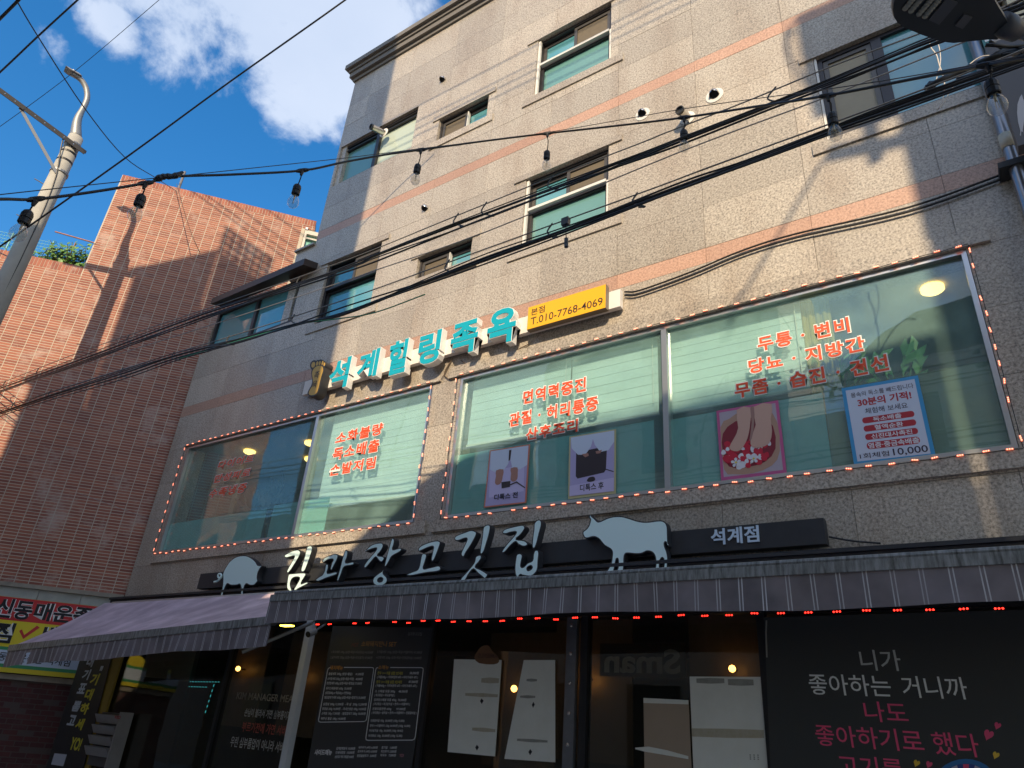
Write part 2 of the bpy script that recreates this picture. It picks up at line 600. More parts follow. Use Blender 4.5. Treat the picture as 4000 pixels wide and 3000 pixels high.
# ================================================================== GROUND
mb = MB().quad((-90, -90, 0), (90, -90, 0), (90, 60, 0), (-90, 60, 0))
mb.build('ground', ASPHALT, kind='structure')
mb = MB().quad((-30, -7.4, .004), (14, -7.4, .004), (14, -1.6, .004), (-30, -1.6, .004))
mb.build('road', mat('concrete bounce lane', (.38, .37, .34), .85, namt=.6, nscale=2, ncolor=(.30, .29, .27), bump=.3, bscale=150), kind='structure')  # out of view, kept pale to bounce light onto the shop front

# ================================================================== THE GRANITE BUILDING
XL, XM, XU, XR = -11.97, -9.66, -9.16, 1.02      # left edges of the three steps, right edge
gb = thing('granite_building', (-5.5, 0, 0), 'four storey granite shop building with pink stone bands, stepped back at its left end', 'building')
# openings (x0, z0, x1, z1)
OPEN = {
 'w2l': (-11.40, 3.815, -5.81, 5.70), 'w2r': (-5.34, 3.815, .285, 5.70),
 'w3bay': (-11.80, 7.68, -9.32, 8.62), 'w3l': (-8.66, 7.42, -7.37, 8.67), 'w3s': (-6.47, 7.60, -5.43, 8.01),
 'w3b': (-4.55, 7.46, -3.24, 8.70), 'w3r': (-.65, 7.46, .86, 8.72), 'w4l': (-9.09, 10.61, -7.09, 11.62),
 'w4s': (-6.50, 10.44, -5.45, 10.95), 'w4b': (-4.54, 10.38, -3.23, 11.65), 'shop': (-11.60, -.05, .98, 2.72)}
def inside(x, z):
    if z < 7.68 and x < XL: return False
    if z >= 7.68 and z < 8.62 and x < -11.81: return False
    if z >= 8.62 and z < 9.30 and x < XM: return False
    if z >= 9.30 and x < XU: return False
    for a in OPEN.values():
        if a[0] < x < a[2] and a[1] < z < a[3]: return False
    return True
# backing wall of the facade, with the openings left out
xs = sorted({XL, -11.81, XM, XU, XR} | {a[i] for a in OPEN.values() for i in (0, 2)})
zs = sorted({0, 7.68, 8.62, 9.30, 13.86} | {max(0, a[i]) for a in OPEN.values() for i in (1, 3)})
mb = MB()
for i in range(len(xs) - 1):
    for j in range(len(zs) - 1):
        if inside((xs[i] + xs[i+1]) / 2, (zs[j] + zs[j+1]) / 2):
            mb.quad((xs[i], .03, zs[j]), (xs[i+1], .03, zs[j]), (xs[i+1], .03, zs[j+1]), (xs[i], .03, zs[j+1]))
mb.build('backing_wall', JOINT, gb)
# reveals of the openings
for k, (x0, z0, x1, z1) in OPEN.items():
    if k in ('shop', 'w3bay'): continue
    mb = MB()
    y0, y1 = .0305, .34
    mb.quad((x0, y0, z0), (x0, y1, z0), (x0, y1, z1), (x0, y0, z1)); mb.quad((x1, y1, z0), (x1, y0, z0), (x1, y0, z1), (x1, y1, z1))
    mb.quad((x0, y0, z1), (x0, y1, z1), (x1, y1, z1), (x1, y0, z1)); mb.quad((x0, y1, z0), (x0, y0, z0), (x1, y0, z0), (x1, y1, z0))
    mb.build('window_reveal', G_STONE, gb)
# side walls, step roofs and the top roof
mb = MB()
mb.box((XL, .032, 0), (XL + .2, 9, 7.66)); mb.box((XM, .032, 7.68), (XM + .2, 9, 9.28)); mb.box((XU, .032, 9.30), (XU + .2, 9, 13.85))
mb.box((XR - .2, .032, 0), (XR - .004, 9, 13.85))
mb.box((XL + .2, 8.8, 0), (XR - .2, 9, 7.6)); mb.box((XU + .2, 8.8, 7.7), (XR - .2, 9, 13.85))
mb.box((XM - .001, .34, 9.285), (XU + .05, 9, 9.30))
mb.box((XU + .2, .2, 13.5), (XR - .2, 8.8, 13.7))
mb.box((XL + .2, .2, 6.9), (XR - .2, 8.8, 7.05))
mb.box((XL + .2, .345, 5.9), (XR - .2, 8.8, 6.0)); 
mb.build('side_and_roof_slabs', G_STONE, gb)
# stone panels in courses, each a piece of its own with its joint recessed
rows = [2.78, 3.64, 3.815, 4.44, 5.07, 5.70, 6.36, 6.56, 7.13, 7.68, 8.25, 8.80, 9.37, 9.56, 10.08, 10.60, 11.11, 11.62, 12.19, 12.75, 13.48]
vx = [-11.97, -10.84, -9.68, -8.58, -7.48, -6.38, -5.30, -4.20, -3.10, -2.02, -.92, .245, 1.02]
def cells(x0, x1, z0, z1, pad=0.0):
    cx = sorted({x0, x1} | {v for a in OPEN.values() for v in (a[0], a[2]) if x0 < v < x1} | {v for v in (XL, -11.81, XM, XU) if x0 < v < x1})
    cz = sorted({z0, z1} | {v for a in OPEN.values() for v in (a[1], a[3]) if z0 < v < z1} | {v for v in (7.68, 8.62, 9.30) if z0 < v < z1})
    nx, nz_ = len(cx) - 1, len(cz) - 1
    return cx, cz, {(i, j) for i in range(nx) for j in range(nz_) if inside((cx[i]+cx[i+1])/2, (cz[j]+cz[j+1])/2)}
def panel(x0, x1, z0, z1, name, m, proud=0.0):
    cx, cz, on = cells(x0, x1, z0, z1)
    if not on: return
    if (sum((cx[i+1]-cx[i])*(cz[j+1]-cz[j]) for i, j in on)) < .004: return
    g = .0019
    q = MB()
    f, bk = -proud, .03
    for i, j in on:
        a, b, c, d = cx[i], cx[i+1], cz[j], cz[j+1]
        L = (i-1, j) not in on; Rr = (i+1, j) not in on; Bt = (i, j-1) not in on; Tp = (i, j+1) not in on
        if L: a += g
        if Rr: b -= g
        if Bt: c += g
        if Tp: d -= g
        q.quad((a, f, c), (b, f, c), (b, f, d), (a, f, d))
        if L: q.quad((a, bk, c), (a, f, c), (a, f, d), (a, bk, d))
        if Rr: q.quad((b, f, c), (b, bk, c), (b, bk, d), (b, f, d))
        if Bt: q.quad((a, bk, c), (b, bk, c), (b, f, c), (a, f, c))
        if Tp: q.quad((a, f, d), (b, f, d), (b, bk, d), (a, bk, d))
    q.build(name, m, gb)
for r in range(len(rows) - 1):
    z0, z1 = rows[r], rows[r+1]
    band = (z0, z1) in ((6.36, 6.56), (9.37, 9.56))
    for i in range(len(vx) - 1):
        jit = U(-.0015, .0015)
        panel(vx[i], vx[i+1], z0, z1, 'band_stone' if band else 'stone_panel', G_PINK if band else G_STONE, .002 + jit)
# lintel and sill stones standing a little proud round the openings
def ledge(x0, x1, z0, z1, name, proud=.024):
    MB().box((x0, -proud, z0), (x1, .0295, z1)).build(name, G_STONE, gb)
for k, ext in (('w3s', .14), ('w4s', .14), ('w3b', .2), ('w4b', .2), ('w3l', .16), ('w3r', .15)):
    x0, z0, x1, z1 = OPEN[k]
    xr = min(x1 + ext, 1.0)
    ledge(x0 - ext, xr, z1 + .003, z1 + .10, 'window_lintel')
    ledge(x0 - ext, xr, z0 - .145, z0 - .003, 'window_sill')
ledge(-11.46, -5.60, 3.66, 3.812, 'window_sill', .04)
ledge(-5.50, 1.0, 3.66, 3.812, 'window_sill', .04)
ledge(-11.5, -5.66, 5.703, 5.735, 'window_lintel', .04)
ledge(-5.52, .47, 5.703, 5.86, 'window_lintel', .04)
ledge(XM - .02, XU + .0, 9.262, 9.30, 'roof_edge_capping', .05)
# cornice: three stepped mouldings along the top
mb = MB()
for z0, z1, p in ((13.482, 13.57, .04), (13.57, 13.70, .10), (13.70, 13.78, .13), (13.78, 13.90, .19)):
    mb.box((XU - p, -p, z0), (XR + p * .3, .0285, z1 - .002))
    mb.box((XU - p, .0287, z0), (XU - .002, 9, z1 - .002))
mb.build('cornice', mat('dark cornice stone', (.17, .155, .135), .6, namt=.4, nscale=40, ncolor=(.09, .085, .08)), gb)

# ---- windows -------------------------------------------------------
def frame_ring(q, x0, z0, x1, z1, t, y0, y1):
    q.box((x0, y0, z0), (x1, y1, z0 + t)); q.box((x0, y0, z1 - t), (x1, y1, z1))
    q.box((x0, y0, z0 + t), (x0 + t, y1, z1 - t)); q.box((x1 - t, y0, z0 + t), (x1, y1, z1 - t))
def pane(x0, z0, x1, z1, y, m, par, name='pane'):
    return MB().box((x0, y, z0), (x1, y + .008, z1)).build(name, m, par)
def dark_box(x0, z0, x1, z1, par, m=None):
    q = MB()
    y0, y1 = .345, 1.1
    q.quad((x0, y1, z0), (x1, y1, z0), (x1, y1, z1), (x0, y1, z1)); q.quad((x0, y0, z0), (x1, y0, z0), (x1, y1, z0), (x0, y1, z0))
    q.quad((x0, y0, z1), (x1, y0, z1), (x1, y1, z1), (x0, y1, z1)); q.quad((x0, y0, z0), (x0, y1, z0), (x0, y1, z1), (x0, y0, z1)); q.quad((x1, y0, z0), (x1, y1, z0), (x1, y1, z1), (x1, y0, z1))
    q.build('dark_room', m or mat('dim room plaster', (.16, .14, .11), .9), par)
def sash(x0, z0, x1, z1, y, par, fm, gm, t=.05, lab=None):
    q = MB(); frame_ring(q, x0, z0, x1, z1, t, y, y + .045)
    q.build('sash', fm, par)
    pane(x0 + t - .004, z0 + t - .004, x1 - t + .004, z1 - t + .004, y + .02, gm, par)
def small_window(key):
    x0, z0, x1, z1 = OPEN[key]
    q = MB(); frame_ring(q, x0 + .004, z0 + .004, x1 - .004, z1 - .004, .035, .05, .24)
    wdw = q.build('window', DARKFR, gb)
    xm = (x0 + x1) / 2 + .02
    sash(x0 + .042, z0 + .042, xm + .03, z1 - .05, .07, wdw, BROWNFR, BROWNSCR)
    sash(xm - .01, z0 + .042, x1 - .042, z1 - .05, .123, wdw, BROWNFR, BLUEGL)
    MB().box((xm + .0305, .062, z0 + .045), (xm + .045, .121, z1 - .055)).build('mullion_edge', WHITEFR, wdw)
    dark_box(x0, z0, x1, z1, wdw)
small_window('w3s'); small_window('w4s')
def big_window(key, white=True):
    x0, z0, x1, z1 = OPEN[key]
    zb = z0 + (z1 - z0) * .56
    q = MB(); frame_ring(q, x0 + .004, z0 + .004, x1 - .004, z1 - .004, .045, .05, .24)
    wdw = q.build('window', DARKFR, gb)
    tm = WHITEFR if white else DARKFR
    MB().box((x0 + .05, .025, zb - .022), (x1 - .05, .24, zb + .022)).build('transom_bar', tm, wdw)
    if white:
        MB().box((x0 + .0055, .012, z0 + .008), (x0 + .045, .049, z1 - .02)).build('side_trim', tm, wdw)
        MB().box((x1 - .03, .012, z0 + .008), (x1 - .0055, .049, zb - .03)).build('side_trim', tm, wdw)
    xm = (x0 + x1) / 2
    sash(x0 + .05, zb + .03, xm + .02, z1 - .06, .12, wdw, BROWNFR, BLUEGL)
    sash(xm - .02, zb + .03, x1 - .05, z1 - .06, .07, wdw, BROWNFR, BROWNSCR)
    lower = FROST if white else BLUEGL
    pane(x0 + .05, z0 + .05, x1 - .05, zb - .03, .13, lower, wdw)
    q = MB(); frame_ring(q, x0 + .05, z0 + .05, x1 - .05, zb - .028, .035, .09, .1299)
    q.build('sash', DARKFR, wdw)
    dark_box(x0, z0, x1, z1, wdw)
big_window('w3b'); big_window('w4b'); big_window('w3l', False)
# fourth floor corner window: two frosted panes
x0, z0, x1, z1 = OPEN['w4l']
q = MB(); frame_ring(q, x0 - .05, z0 + .004, x1 - .004, z1 - .004, .05, .05, .17)
q.box((x0 + .95, .05, z0 + .055), (x0 + 1.03, .17, z1 - .055)); q.box((x0, .055, z1 - .13), (x1 - .06, .15, z1 - .11))
wdw = q.build('window', DARKFR, gb)
pane(x0, z0 + .055, x0 + .95, z1 - .055, .11, FROST, wdw); pane(x0 + 1.03, z0 + .055, x1 - .055, z1 - .055, .11, FROSTP, wdw)
dark_box(x0 + .15, z0, x1, z1, wdw)
# third floor glazed bay under its sloping metal eave
x0, z0, x1, z1 = OPEN['w3bay']
q = MB(); frame_ring(q, x0, z0, x1, z1, .07, .03, .15); q.box((x0 + 1.22, .03, z0 + .072), (x0 + 1.30, .15, z1 - .072))
wdw = q.build('window', DARKFR, gb)
pane(x0 + .072, z0 + .072, x0 + 1.22, z1 - .072, .08, BLUEGL, wdw); pane(x0 + 1.30, z0 + .072, x1 - .072, z1 - .072, .08, BLUEGL, wdw)
q = MB(); q.quad((x0, .25, z0), (x1, .25, z0), (x1, .25, z1), (x0, .25, z1)); q.build('dark_room', DARKFR, wdw)
q = MB()
zA = [(-11.62, -.28, 8.58), (-8.95, -.28, 8.58), (-8.95, -.001, 8.66), (-11.62, -.001, 8.66)]
q.hexa([Vector(p) for p in zA] + [Vector((p[0], p[1], p[2] + .13)) for p in zA])
q.build('metal_eave', mat('brown sheet metal', (.06, .045, .04), .4, .5), gb)
# third floor right window behind the lamp head: brown screen left, bare glass right
x0, z0, x1, z1 = OPEN['w3r']
q = MB(); frame_ring(q, x0 + .03, z0 + .004, x1 - .004, z1 - .004, .05, .03, .24)
q.box((-.07, .03, z0 + .055), (.03, .24, z1 - .055))
wdw = q.build('window', DARKFR, gb)
MB().box((x0 + .004, .005, z0 + .004), (x0 + .029, .2, z1 - .004)).build('side_trim', WHITEFR, wdw)
sash(x0 + .085, z0 + .06, -.075, z1 - .06, .045, wdw, BROWNFR, mat('drawn beige blind', (.34, .29, .20), .55, namt=.3, nscale=4))
pane(.032, z0 + .055, x1 - .055, z1 - .055, .07, BLUEGL, wdw)
dark_box(x0, z0, x1, z1, wdw)

# ---- second floor show windows -------------------------------------
def big_glazing(key, xm, splits):
    x0, z0, x1, z1 = OPEN[key]
    q = MB(); frame_ring(q, x0 + .004, z0 + .004, x1 - .004, z1 - .004, .04, .0, .12)
    q.box((xm - .03, .0, z0 + .046), (xm + .03, .12, z1 - .046))
    wdw = q.build('show_window', SILVER, gb)
    for a, b in ((x0 + .044, xm - .03), (xm + .03, x1 - .044)):
        MB().box((a, .05, z0 + .044), (b, .06, z1 - .044)).build('pane', TEALGL, wdw)
    return wdw
WL = big_glazing('w2l', W((1170, 1640)).x + .42, None)
WRt = big_glazing('w2r', W((2600, 1600)).x, None)
zf = 4.50
for wdw, (a, b), (zl) in ((WL, (-11.35, -8.85), 4.33), (WL, (-8.7, -7.5), 4.36), (WRt, (-5.29, -2.70), 4.63), (WRt, (-2.60, -1.05), 4.60)):
    MB().box((a, .064, 3.862), (b, .068, zl)).build('frosted_film', FILM, wdw)
MB().box((-1.04, .064, 3.862), (.235, .068, 4.62)).build('frosted_film', mat('olive frosted film', (.23, .23, .13), .5, namt=.4, nscale=2), WRt)
# the room behind: walls, floor, ceiling
q = MB()
xa, xb, yb, za, zb_ = XL + .2, XR - .2, 4.2, 3.55, 5.84
q.quad((xa, yb, za), (xb, yb, za), (xb, yb, zb_), (xa, yb, zb_)); q.quad((xa, .345, za), (xb, .345, za), (xb, yb, za), (xa, yb, za))
q.quad((xa, .345, zb_), (xb, .345, zb_), (xb, yb, zb_), (xa, yb, zb_)); q.quad((xa, .345, za), (xa, yb, za), (xa, yb, zb_), (xa, .345, zb_)); q.quad((xb, .345, za), (xb, yb, za), (xb, yb, zb_), (xb, .345, zb_))
q.build('room_walls', mat('olive painted room', (.42, .40, .28), .85, namt=.3, nscale=1), gb)
LAMPW = mat('warm ceiling lamp', (1, .8, .4), .5, emit=(1, .62, .17), estr=2.0)
for p in ((1213, 1735), (1212, 1798), (974, 1768), (3643, 1134)):
    c = WZ(p, 5.80)
    MB().lathe(c, (0, 0, -1), [(.105, -.03), (.105, 0), (.085, .015), (0, .018)], 20).build('ceiling_lamp', LAMPW, gb)

# ================================================================== THE RED BRICK BUILDING
rb = thing('brick_building', RW(-3, 0), 'red brick building with pale mortar and a soldier course along its roof edge', 'building')
UL, UJ, UR_, ZT, ZJ, ZB = -5.6, -2.54, 1.48, 11.50, 9.13, 3.19
core = MB()
def rbox(q, u0, u1, z0, z1, o0, o1):
    q.hexa([RW(u0, z0, o1), RW(u1, z0, o1), RW(u1, z0, o0), RW(u0, z0, o0), RW(u0, z1, o1), RW(u1, z1, o1), RW(u1, z1, o0), RW(u0, z1, o0)])
    return q
rbox(core, UJ + .02, 1.28, 2.0, ZT - .01, -6, -.0012)
rbox(core, 1.28, UR_ - .005, 11.23, ZT - .012, -6, -.0012)
rbox(core, UL, UJ + .02, 2.0, ZJ - .01, -6, -.0012)
core.build('mortar_core', MORTAR, rb)
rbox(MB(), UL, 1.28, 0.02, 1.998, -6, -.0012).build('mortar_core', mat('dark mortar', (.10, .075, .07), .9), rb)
MW, MH = .2065, .0522
cand = []
def brick(u0, u1, z0, z1):
    cand.append((u0, u1, z0, z1, U(.0002, .003)))
zrow = ZB
while zrow < ZT - .19:
    u = UL
    n = 0
    while u < UR_:
        u1 = u + MW
        top_ok = zrow + MH < (ZT - .1645 if u + .1 > UJ else ZJ - .1645)
        hole = u + .1 > 1.28 and zrow < 11.2
        if top_ok and not hole: brick(u + .0065, min(u1 - .0065, 1.48), zrow + .0066, zrow + MH - .0066)
        u = u1
    zrow += MH
u = UL
while u < UR_ - .03:                             # soldier courses on the two roof edges
    zt = ZT if u + .02 > UJ else ZJ
    rows_up = int((zt - .165 - ZB) / MH)
    brick(u + .004, u + .0565, ZB + rows_up * MH + .004, zt - .002)
    u += .0605
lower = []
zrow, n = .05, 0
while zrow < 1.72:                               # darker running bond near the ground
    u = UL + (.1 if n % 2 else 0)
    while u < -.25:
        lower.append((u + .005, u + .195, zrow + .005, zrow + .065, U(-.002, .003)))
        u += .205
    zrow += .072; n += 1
def topix(p):
    c = RM.transposed() @ (p - CAMP)
    return 2000 + FPX * c.x / c.y, 1500 - FPX * c.z / c.y
cl = R0 + Vector((0, 0, 0))
def shows(u0, u1, z0, z1):
    x, y = topix(RW((u0+u1)/2, (z0+z1)/2))
    if not (0 < x < 4000 and 0 < y < 3000): return 0
    if u0 > -.02 and z1 < 8.5: return 0
    a = topix(RW(u0, z0)); b = topix(RW(u1, z0)); c = topix(RW(u0, z1))
    return abs((b[0]-a[0])*(c[1]-a[1]) - (b[1]-a[1])*(c[0]-a[0]))
def brick_hex(q, b, org=None):
    u0, u1, z0, z1, o = b
    P0 = [RW(u0, z0, o), RW(u1, z0, o), RW(u1, z1, o), RW(u0, z1, o), RW(u0, z0, -.005), RW(u1, z0, -.005), RW(u1, z1, -.005), RW(u0, z1, -.005)]
    i = len(q.v); q.v += P0
    for f in ((0,1,2,3), (1,0,4,5), (2,1,5,6), (3,2,6,7), (0,3,7,4)):
        q.f.append(tuple(i+k for k in f)); q.m.append(q.cm)
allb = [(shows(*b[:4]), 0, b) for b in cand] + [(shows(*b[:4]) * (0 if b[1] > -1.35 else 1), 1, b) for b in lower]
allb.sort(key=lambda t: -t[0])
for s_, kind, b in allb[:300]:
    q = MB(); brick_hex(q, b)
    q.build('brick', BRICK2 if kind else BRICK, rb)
for kind, m in ((0, BRICK), (1, BRICK2)):
    q = MB(); q.tone = []
    for s_, kd, b in allb[300:]:
        if kd == kind:
            brick_hex(q, b); t = R(); q.tone += [t] * 5
    q.build('brickwork', m, rb, kind='stuff')
# stone sign band above the ground floor, eave strip, corner window at the right end
for k in range(9):
    ua = UL + k * .62
    rbox(MB(), ua + .004, min(ua + .616, -.03), 2.97, 3.12, -.03, .05).build('band_stone', mat('pale painted stone', (.42, .44, .42), .7, vary=.08, namt=.5, nscale=6, ncolor=(.28, .29, .28)), rb)
rbox(MB(), UL, -.02, 3.122, 3.186, -.03, .11).build('ledge', mat('weathered beige ledge', (.33, .29, .23), .8, namt=.6, nscale=5, ncolor=(.16, .14, .12)), rb)
rbox(MB(), UL, -.02, 1.80, 1.875, -.03, .04).build('ledge', MATS['weathered beige ledge'], rb)
q = MB()
rbox(q, 1.29, 1.34, 8.9, 11.2, -.10, .01); rbox(q, 1.34, 2.0, 11.10, 11.2, -.10, .01); rbox(q, 1.34, 2.0, 10.98, 11.02, -.10, .0)
wdw = q.build('window', mat('pale window frame', (.55, .50, .44), .5), rb)
rbox(MB(), 1.34, 2.0, 8.9, 11.10, -.07, -.06).build('pane', mat('mint green glass', (.22, .52, .40), .12, spec=.9), wdw)
rbox(MB(), 1.29, 1.34, 11.2, 11.26, -.03, .03).build('gutter_end', STEEL, rb)
# roof pole with its guy rope clamp
p0 = RW(WR((693, 715))[0], 11.49, -.2)
q = MB(); q.tube([p0, p0 + Vector((0, 0, .62))], .028, 8)
roofpole = q.build('antenna_pole', mat('dull grey steel', (.17, .16, .17), .6), None, origin=p0)
tag(roofpole, 'short grey pole standing on the roof edge of the red brick building', 'pole')
# turquoise mesh fence, climbing plants and a rusty pipe on the lower brick roof
fen = thing('mesh_fence', RW(-4, ZJ), 'turquoise wire mesh fence along the lower red brick roof', 'fence')
TQ = mat('turquoise painted wire', (.12, .38, .40), .5)
ua = -5.5
while ua < -2.6:
    MB().tube([RW(ua, ZJ, -.35), RW(ua, ZJ + .62, -.35)], .016, 6).build('post', TQ, fen)
    ua += .72
q = MB()
for k in range(56): q.tube([RW(-5.5 + k*.052, ZJ + .02, -.35), RW(-5.5 + k*.052, ZJ + .6, -.35)], .0035, 4, False)
for k in range(9): q.tube([RW(-5.5, ZJ + .03 + k*.07, -.35), RW(-2.6, ZJ + .03 + k*.07, -.35)], .0035, 4, False)
q.build('wire_mesh', TQ, fen, kind='stuff')
LEAF = [mat('vine leaf green', (.08, .18, .03), .5, namt=.5, nscale=3, ncolor=(.05, .125, .025)), mat('bright vine leaf', (.13, .26, .045), .5, namt=.5, nscale=3, ncolor=(.09, .20, .04))]
def leaf(q, c, n, s, rot):
    n = n.normalized(); a = n.orthogonal().normalized(); b = n.cross(a)
    t = a * cos(rot) + b * sin(rot); u_ = n.cross(t)
    pts = [(-.5, 0, .0), (-.28, .34, .05), (.1, .42, .04), (.55, 0, -.04), (.1, -.42, .04), (-.28, -.34, .05)]
    i = len(q.v)
    for x, y, h in pts: q.v.append(c + t*x*s + u_*y*s + n*h*s)
    q.f.append((i, i+1, i+2, i+3)); q.m.append(q.cm)
    q.f.append((i, i+3, i+4, i+5)); q.m.append(q.cm)
def vine(u0, u1, h, nleaf, size, label, lob):
    pl = thing('climbing_plant', RW((u0+u1)/2, ZJ, -.3), label, 'plant', 'climbing plants on the lower brick roof')
    st = MB()
    tips = []
    for k in range(int(nleaf / 14)):
        a = RW(U(u0, u1), ZJ - .02, U(-.5, -.15)); hh = h * U(.35, 1) * (1 if lob is None else lob((a - R0).dot(RU)))
        b = a + RU * U(-.2, .2) + Vector((0, 0, hh)) + RNn * U(-.05, .12)
        pts = spline([a, a.lerp(b, .5) + RU * U(-.1, .1), b], 4)
        st.tube(pts, .006, 4, False); tips += pts
    st.build('stem', mat('vine stem', (.09, .08, .04), .7), pl)
    for half in range(2):
        q = MB()
        for k in range(nleaf // 2):
            p = random.choice(tips)
            leaf(q, p + Vector((U(-.1, .1), U(-.1, .1), U(-.06, .12))), Vector((U(.0, .9), U(-1, -.1), U(.1, 1.1))), size * U(.6, 1.25), U(0, 6.28))
        q.build('leaves', LEAF[half], pl, kind='stuff')
vine(-3.33, -2.62, .62, 760, .09, 'dense bright green vine clump at the foot of the taller brick wall', lambda u: 1.15 - .5 * abs(u + 2.9))
vine(-3.95, -3.3, .40, 260, .06, 'thin climbing plant straggling over the turquoise mesh fence', None)
vine(-4.9, -4.25, .42, 130, .06, 'sparse climbing plant behind the concrete pole', None)
q = MB(); a = WR((215, 905), -.3); b = WR((350, 945), -.3)
q.tube([RW(a[0], a[1], -.3), RW(b[0] + .12, b[1], -.3)], .016, 8)
q.tube([RW(-2.95, ZJ, -.3), RW(-2.95, a[1] - .14, -.3)], .012, 6)
o = q.build('rusty_pipe', mat('rusty pink pipe', (.33, .16, .13), .7, namt=.6, nscale=20, ncolor=(.2, .09, .06)), None, origin=RW(-2.95, ZJ, -.3))
tag(o, 'thin rusty pipe held above the green vine clump', 'pipe')

# banner on the brick wall, ground floor level
ban = thing('banner', RW(-2, 2.2, .07), 'red, yellow and white cloth banner with black lettering on the brick building', 'banner')
BR_, BY, BW, BGn = (mat('banner red', (.55, .03, .035), .5), mat('banner yellow', (.75, .60, .03), .5), mat('banner white', (.58, .66, .78), .5), mat('banner green', (.05, .30, .12), .5))
BK = mat('printed black', (.012, .013, .018), .5)
def rq(q, u0, u1, za, zb, off): q.quad(RW(u0, za, off), RW(u1, za, off), RW(u1, zb, off), RW(u0, zb, off))
zt = 2.965; zb0 = 1.89
hb = {}
def rz(p): return WR(p, .08)[1]
zr1, zy1, zg1, zw1, zg2 = 2.625, 2.245, 2.20, 2.006, 1.957
uE = -.34
rbox(MB(), UL, uE, zb0, zt, .055, .078).build('cloth', BY, ban)
q = MB(); rq(q, UL, uE, zr1, zt - .002, .0795); q.build('stripe', BR_, ban)
q = MB(); rq(q, UL, uE, zg1, zy1, .0795); rq(q, UL, uE, zg2, zw1, .0795); q.build('stripe', BGn, ban)
q = MB(); rq(q, UL, uE, zw1, zg1, .0795); q.build('stripe', BW, ban)
def red_text(s, L, Rt, T, B, off, m, **kw):
    u0, u1, z1, z0 = WR(L, off)[0], WR(Rt, off)[0], WR(T, off)[1], WR(B, off)[1]
    for mm, bold, o2 in (((mat('white outline print', (.8, .8, .8), .5), kw.get('out', .05), 0),) if kw.get('out') else ()) + ((m, kw.get('bold', .015), .0015),):
        q = MB(); put_text(q, s, RW(u0, z0, off + o2), RU, EZ, RNn, u1 - u0, z1 - z0, bold=bold)
        q.build('lettering', mm, ban)
Zb = crop(0, 2200, 520 / 1238)
red_text('신동', Zb(-45, 420), Zb(305, 440), Zb(150, 335), Zb(130, 520), .081, BK, bold=.03, out=.06)
red_text('매운족발', Zb(325, 440), Zb(1050, 470), Zb(540, 380), Zb(570, 555), .081, BK, bold=.03, out=.06)
red_text('점', Zb(-60, 650), Zb(125, 650), Zb(60, 550), Zb(60, 745), .081, BK, bold=.03, out=.06)
red_text('배달', Zb(400, 640), Zb(800, 640), Zb(600, 595), Zb(600, 760), .081, BK, bold=.03, out=.06)
red_text('동 매운족발 석계점', Zb(-20, 880), Zb(660, 910), Zb(300, 850), Zb(280, 930), .081, BK, bold=.012)
ck = [Zb(*p) for p in ((178, 628), (205, 615), (225, 668), (345, 580), (370, 600), (215, 705))]
q = MB(); q.poly([[RW(*WR(p, .081), .081) for p in ck]], None); q.build('check_mark', BR_, ban)

# ================================================================== BUILDINGS ACROSS THE LANE (they shade the facades and show in the glass)
def block(name, label, boxes, m, wins=(), extra=None):
    t = thing(name, (boxes[0][0], boxes[0][1], 0), label, 'building')
    for (x0, ya, z0, x1, yb, z1) in boxes:
        d = yb - ya
        q = MB()
        sl, sr = extra or (0, 0)                  # side walls slanted along the sun's direction to keep the lit gaps open
        lo = [(x0, yb), (x1, yb), (x1 + sr * d, ya), (x0 + sl * d, ya)]
        q.hexa([Vector((x, y, z0)) for x, y in reversed(lo)] + [Vector((x, y, z1)) for x, y in reversed(lo)])
        q.build('wall', m, t)
    for (x0, x1, z0, z1, y) in wins:
        f = MB(); f.box((x0, y - .05, z0), (x1, y + .06, z1)); fr = f.build('window', DARKFR, t)
        MB().box((x0 + .06, y + .061, z0 + .06), (x1 - .06, y + .07, z1 - .06)).build('pane', mat('far window glass', (.05, .06, .06), .1), fr)
    return t
YF = -9.0
STUC = mat('grey stucco', (.66, .64, .60), .85, namt=.4, nscale=1.5)
wl = [(x, x + 1.1, z, z + 1.5, YF) for x in (-13.4, -11.2, -9.4, -6.9, -5.0) for z in (1.2, 4.4, 7.6)] + [(x, x + 1.1, z, z + 1.5, YF) for x in (-6.9, -4.8) for z in (10.8, 14.0)] + [(-4.8, -3.7, 17.2, 18.7, YF)]
bl = block('stucco_building', 'tall grey stucco block across the lane, seen mirrored in the right show window', [(-10.0, -14, 0, -3.32, YF, 11.3), (-9.02, -14, 11.4, -3.32, YF, 14.42), (-7.6, -13.5, 14.42, -3.32, YF, 15.85), (-5.0, -13, 15.85, -3.32, YF, 20.2)], STUC, wl, (.57, 0))
q = MB()                                          # roof edge steps and lattice railing
q.hexa([Vector(p) for p in ((-9.0, -9.4, 14.43), (-7.62, -9.4, 14.43), (-7.62, YF - .001, 14.43), (-9.0, YF - .001, 14.43), (-8.9, -9.4, 14.5), (-7.62, -9.4, 15.9), (-7.62, YF - .001, 15.9), (-8.9, YF - .001, 14.5))])
q.build('sloping_parapet', STUC, bl)
q = MB(); q.hexa([Vector(p) for p in ((-9.98, -9.4, 11.31), (-9.03, -9.4, 11.31), (-9.03, YF - .001, 11.31), (-9.98, YF - .001, 11.31), (-9.98, -9.4, 11.33), (-9.03, -9.4, 12.5), (-9.03, YF - .001, 12.5), (-9.98, YF - .001, 11.33))])
q.build('sloping_parapet', STUC, bl)
q = MB()
for k in range(7):
    q.box((-7.58 + k*.17, YF - .1, 15.85), (-7.52 + k*.17, YF - .06, 16.5))
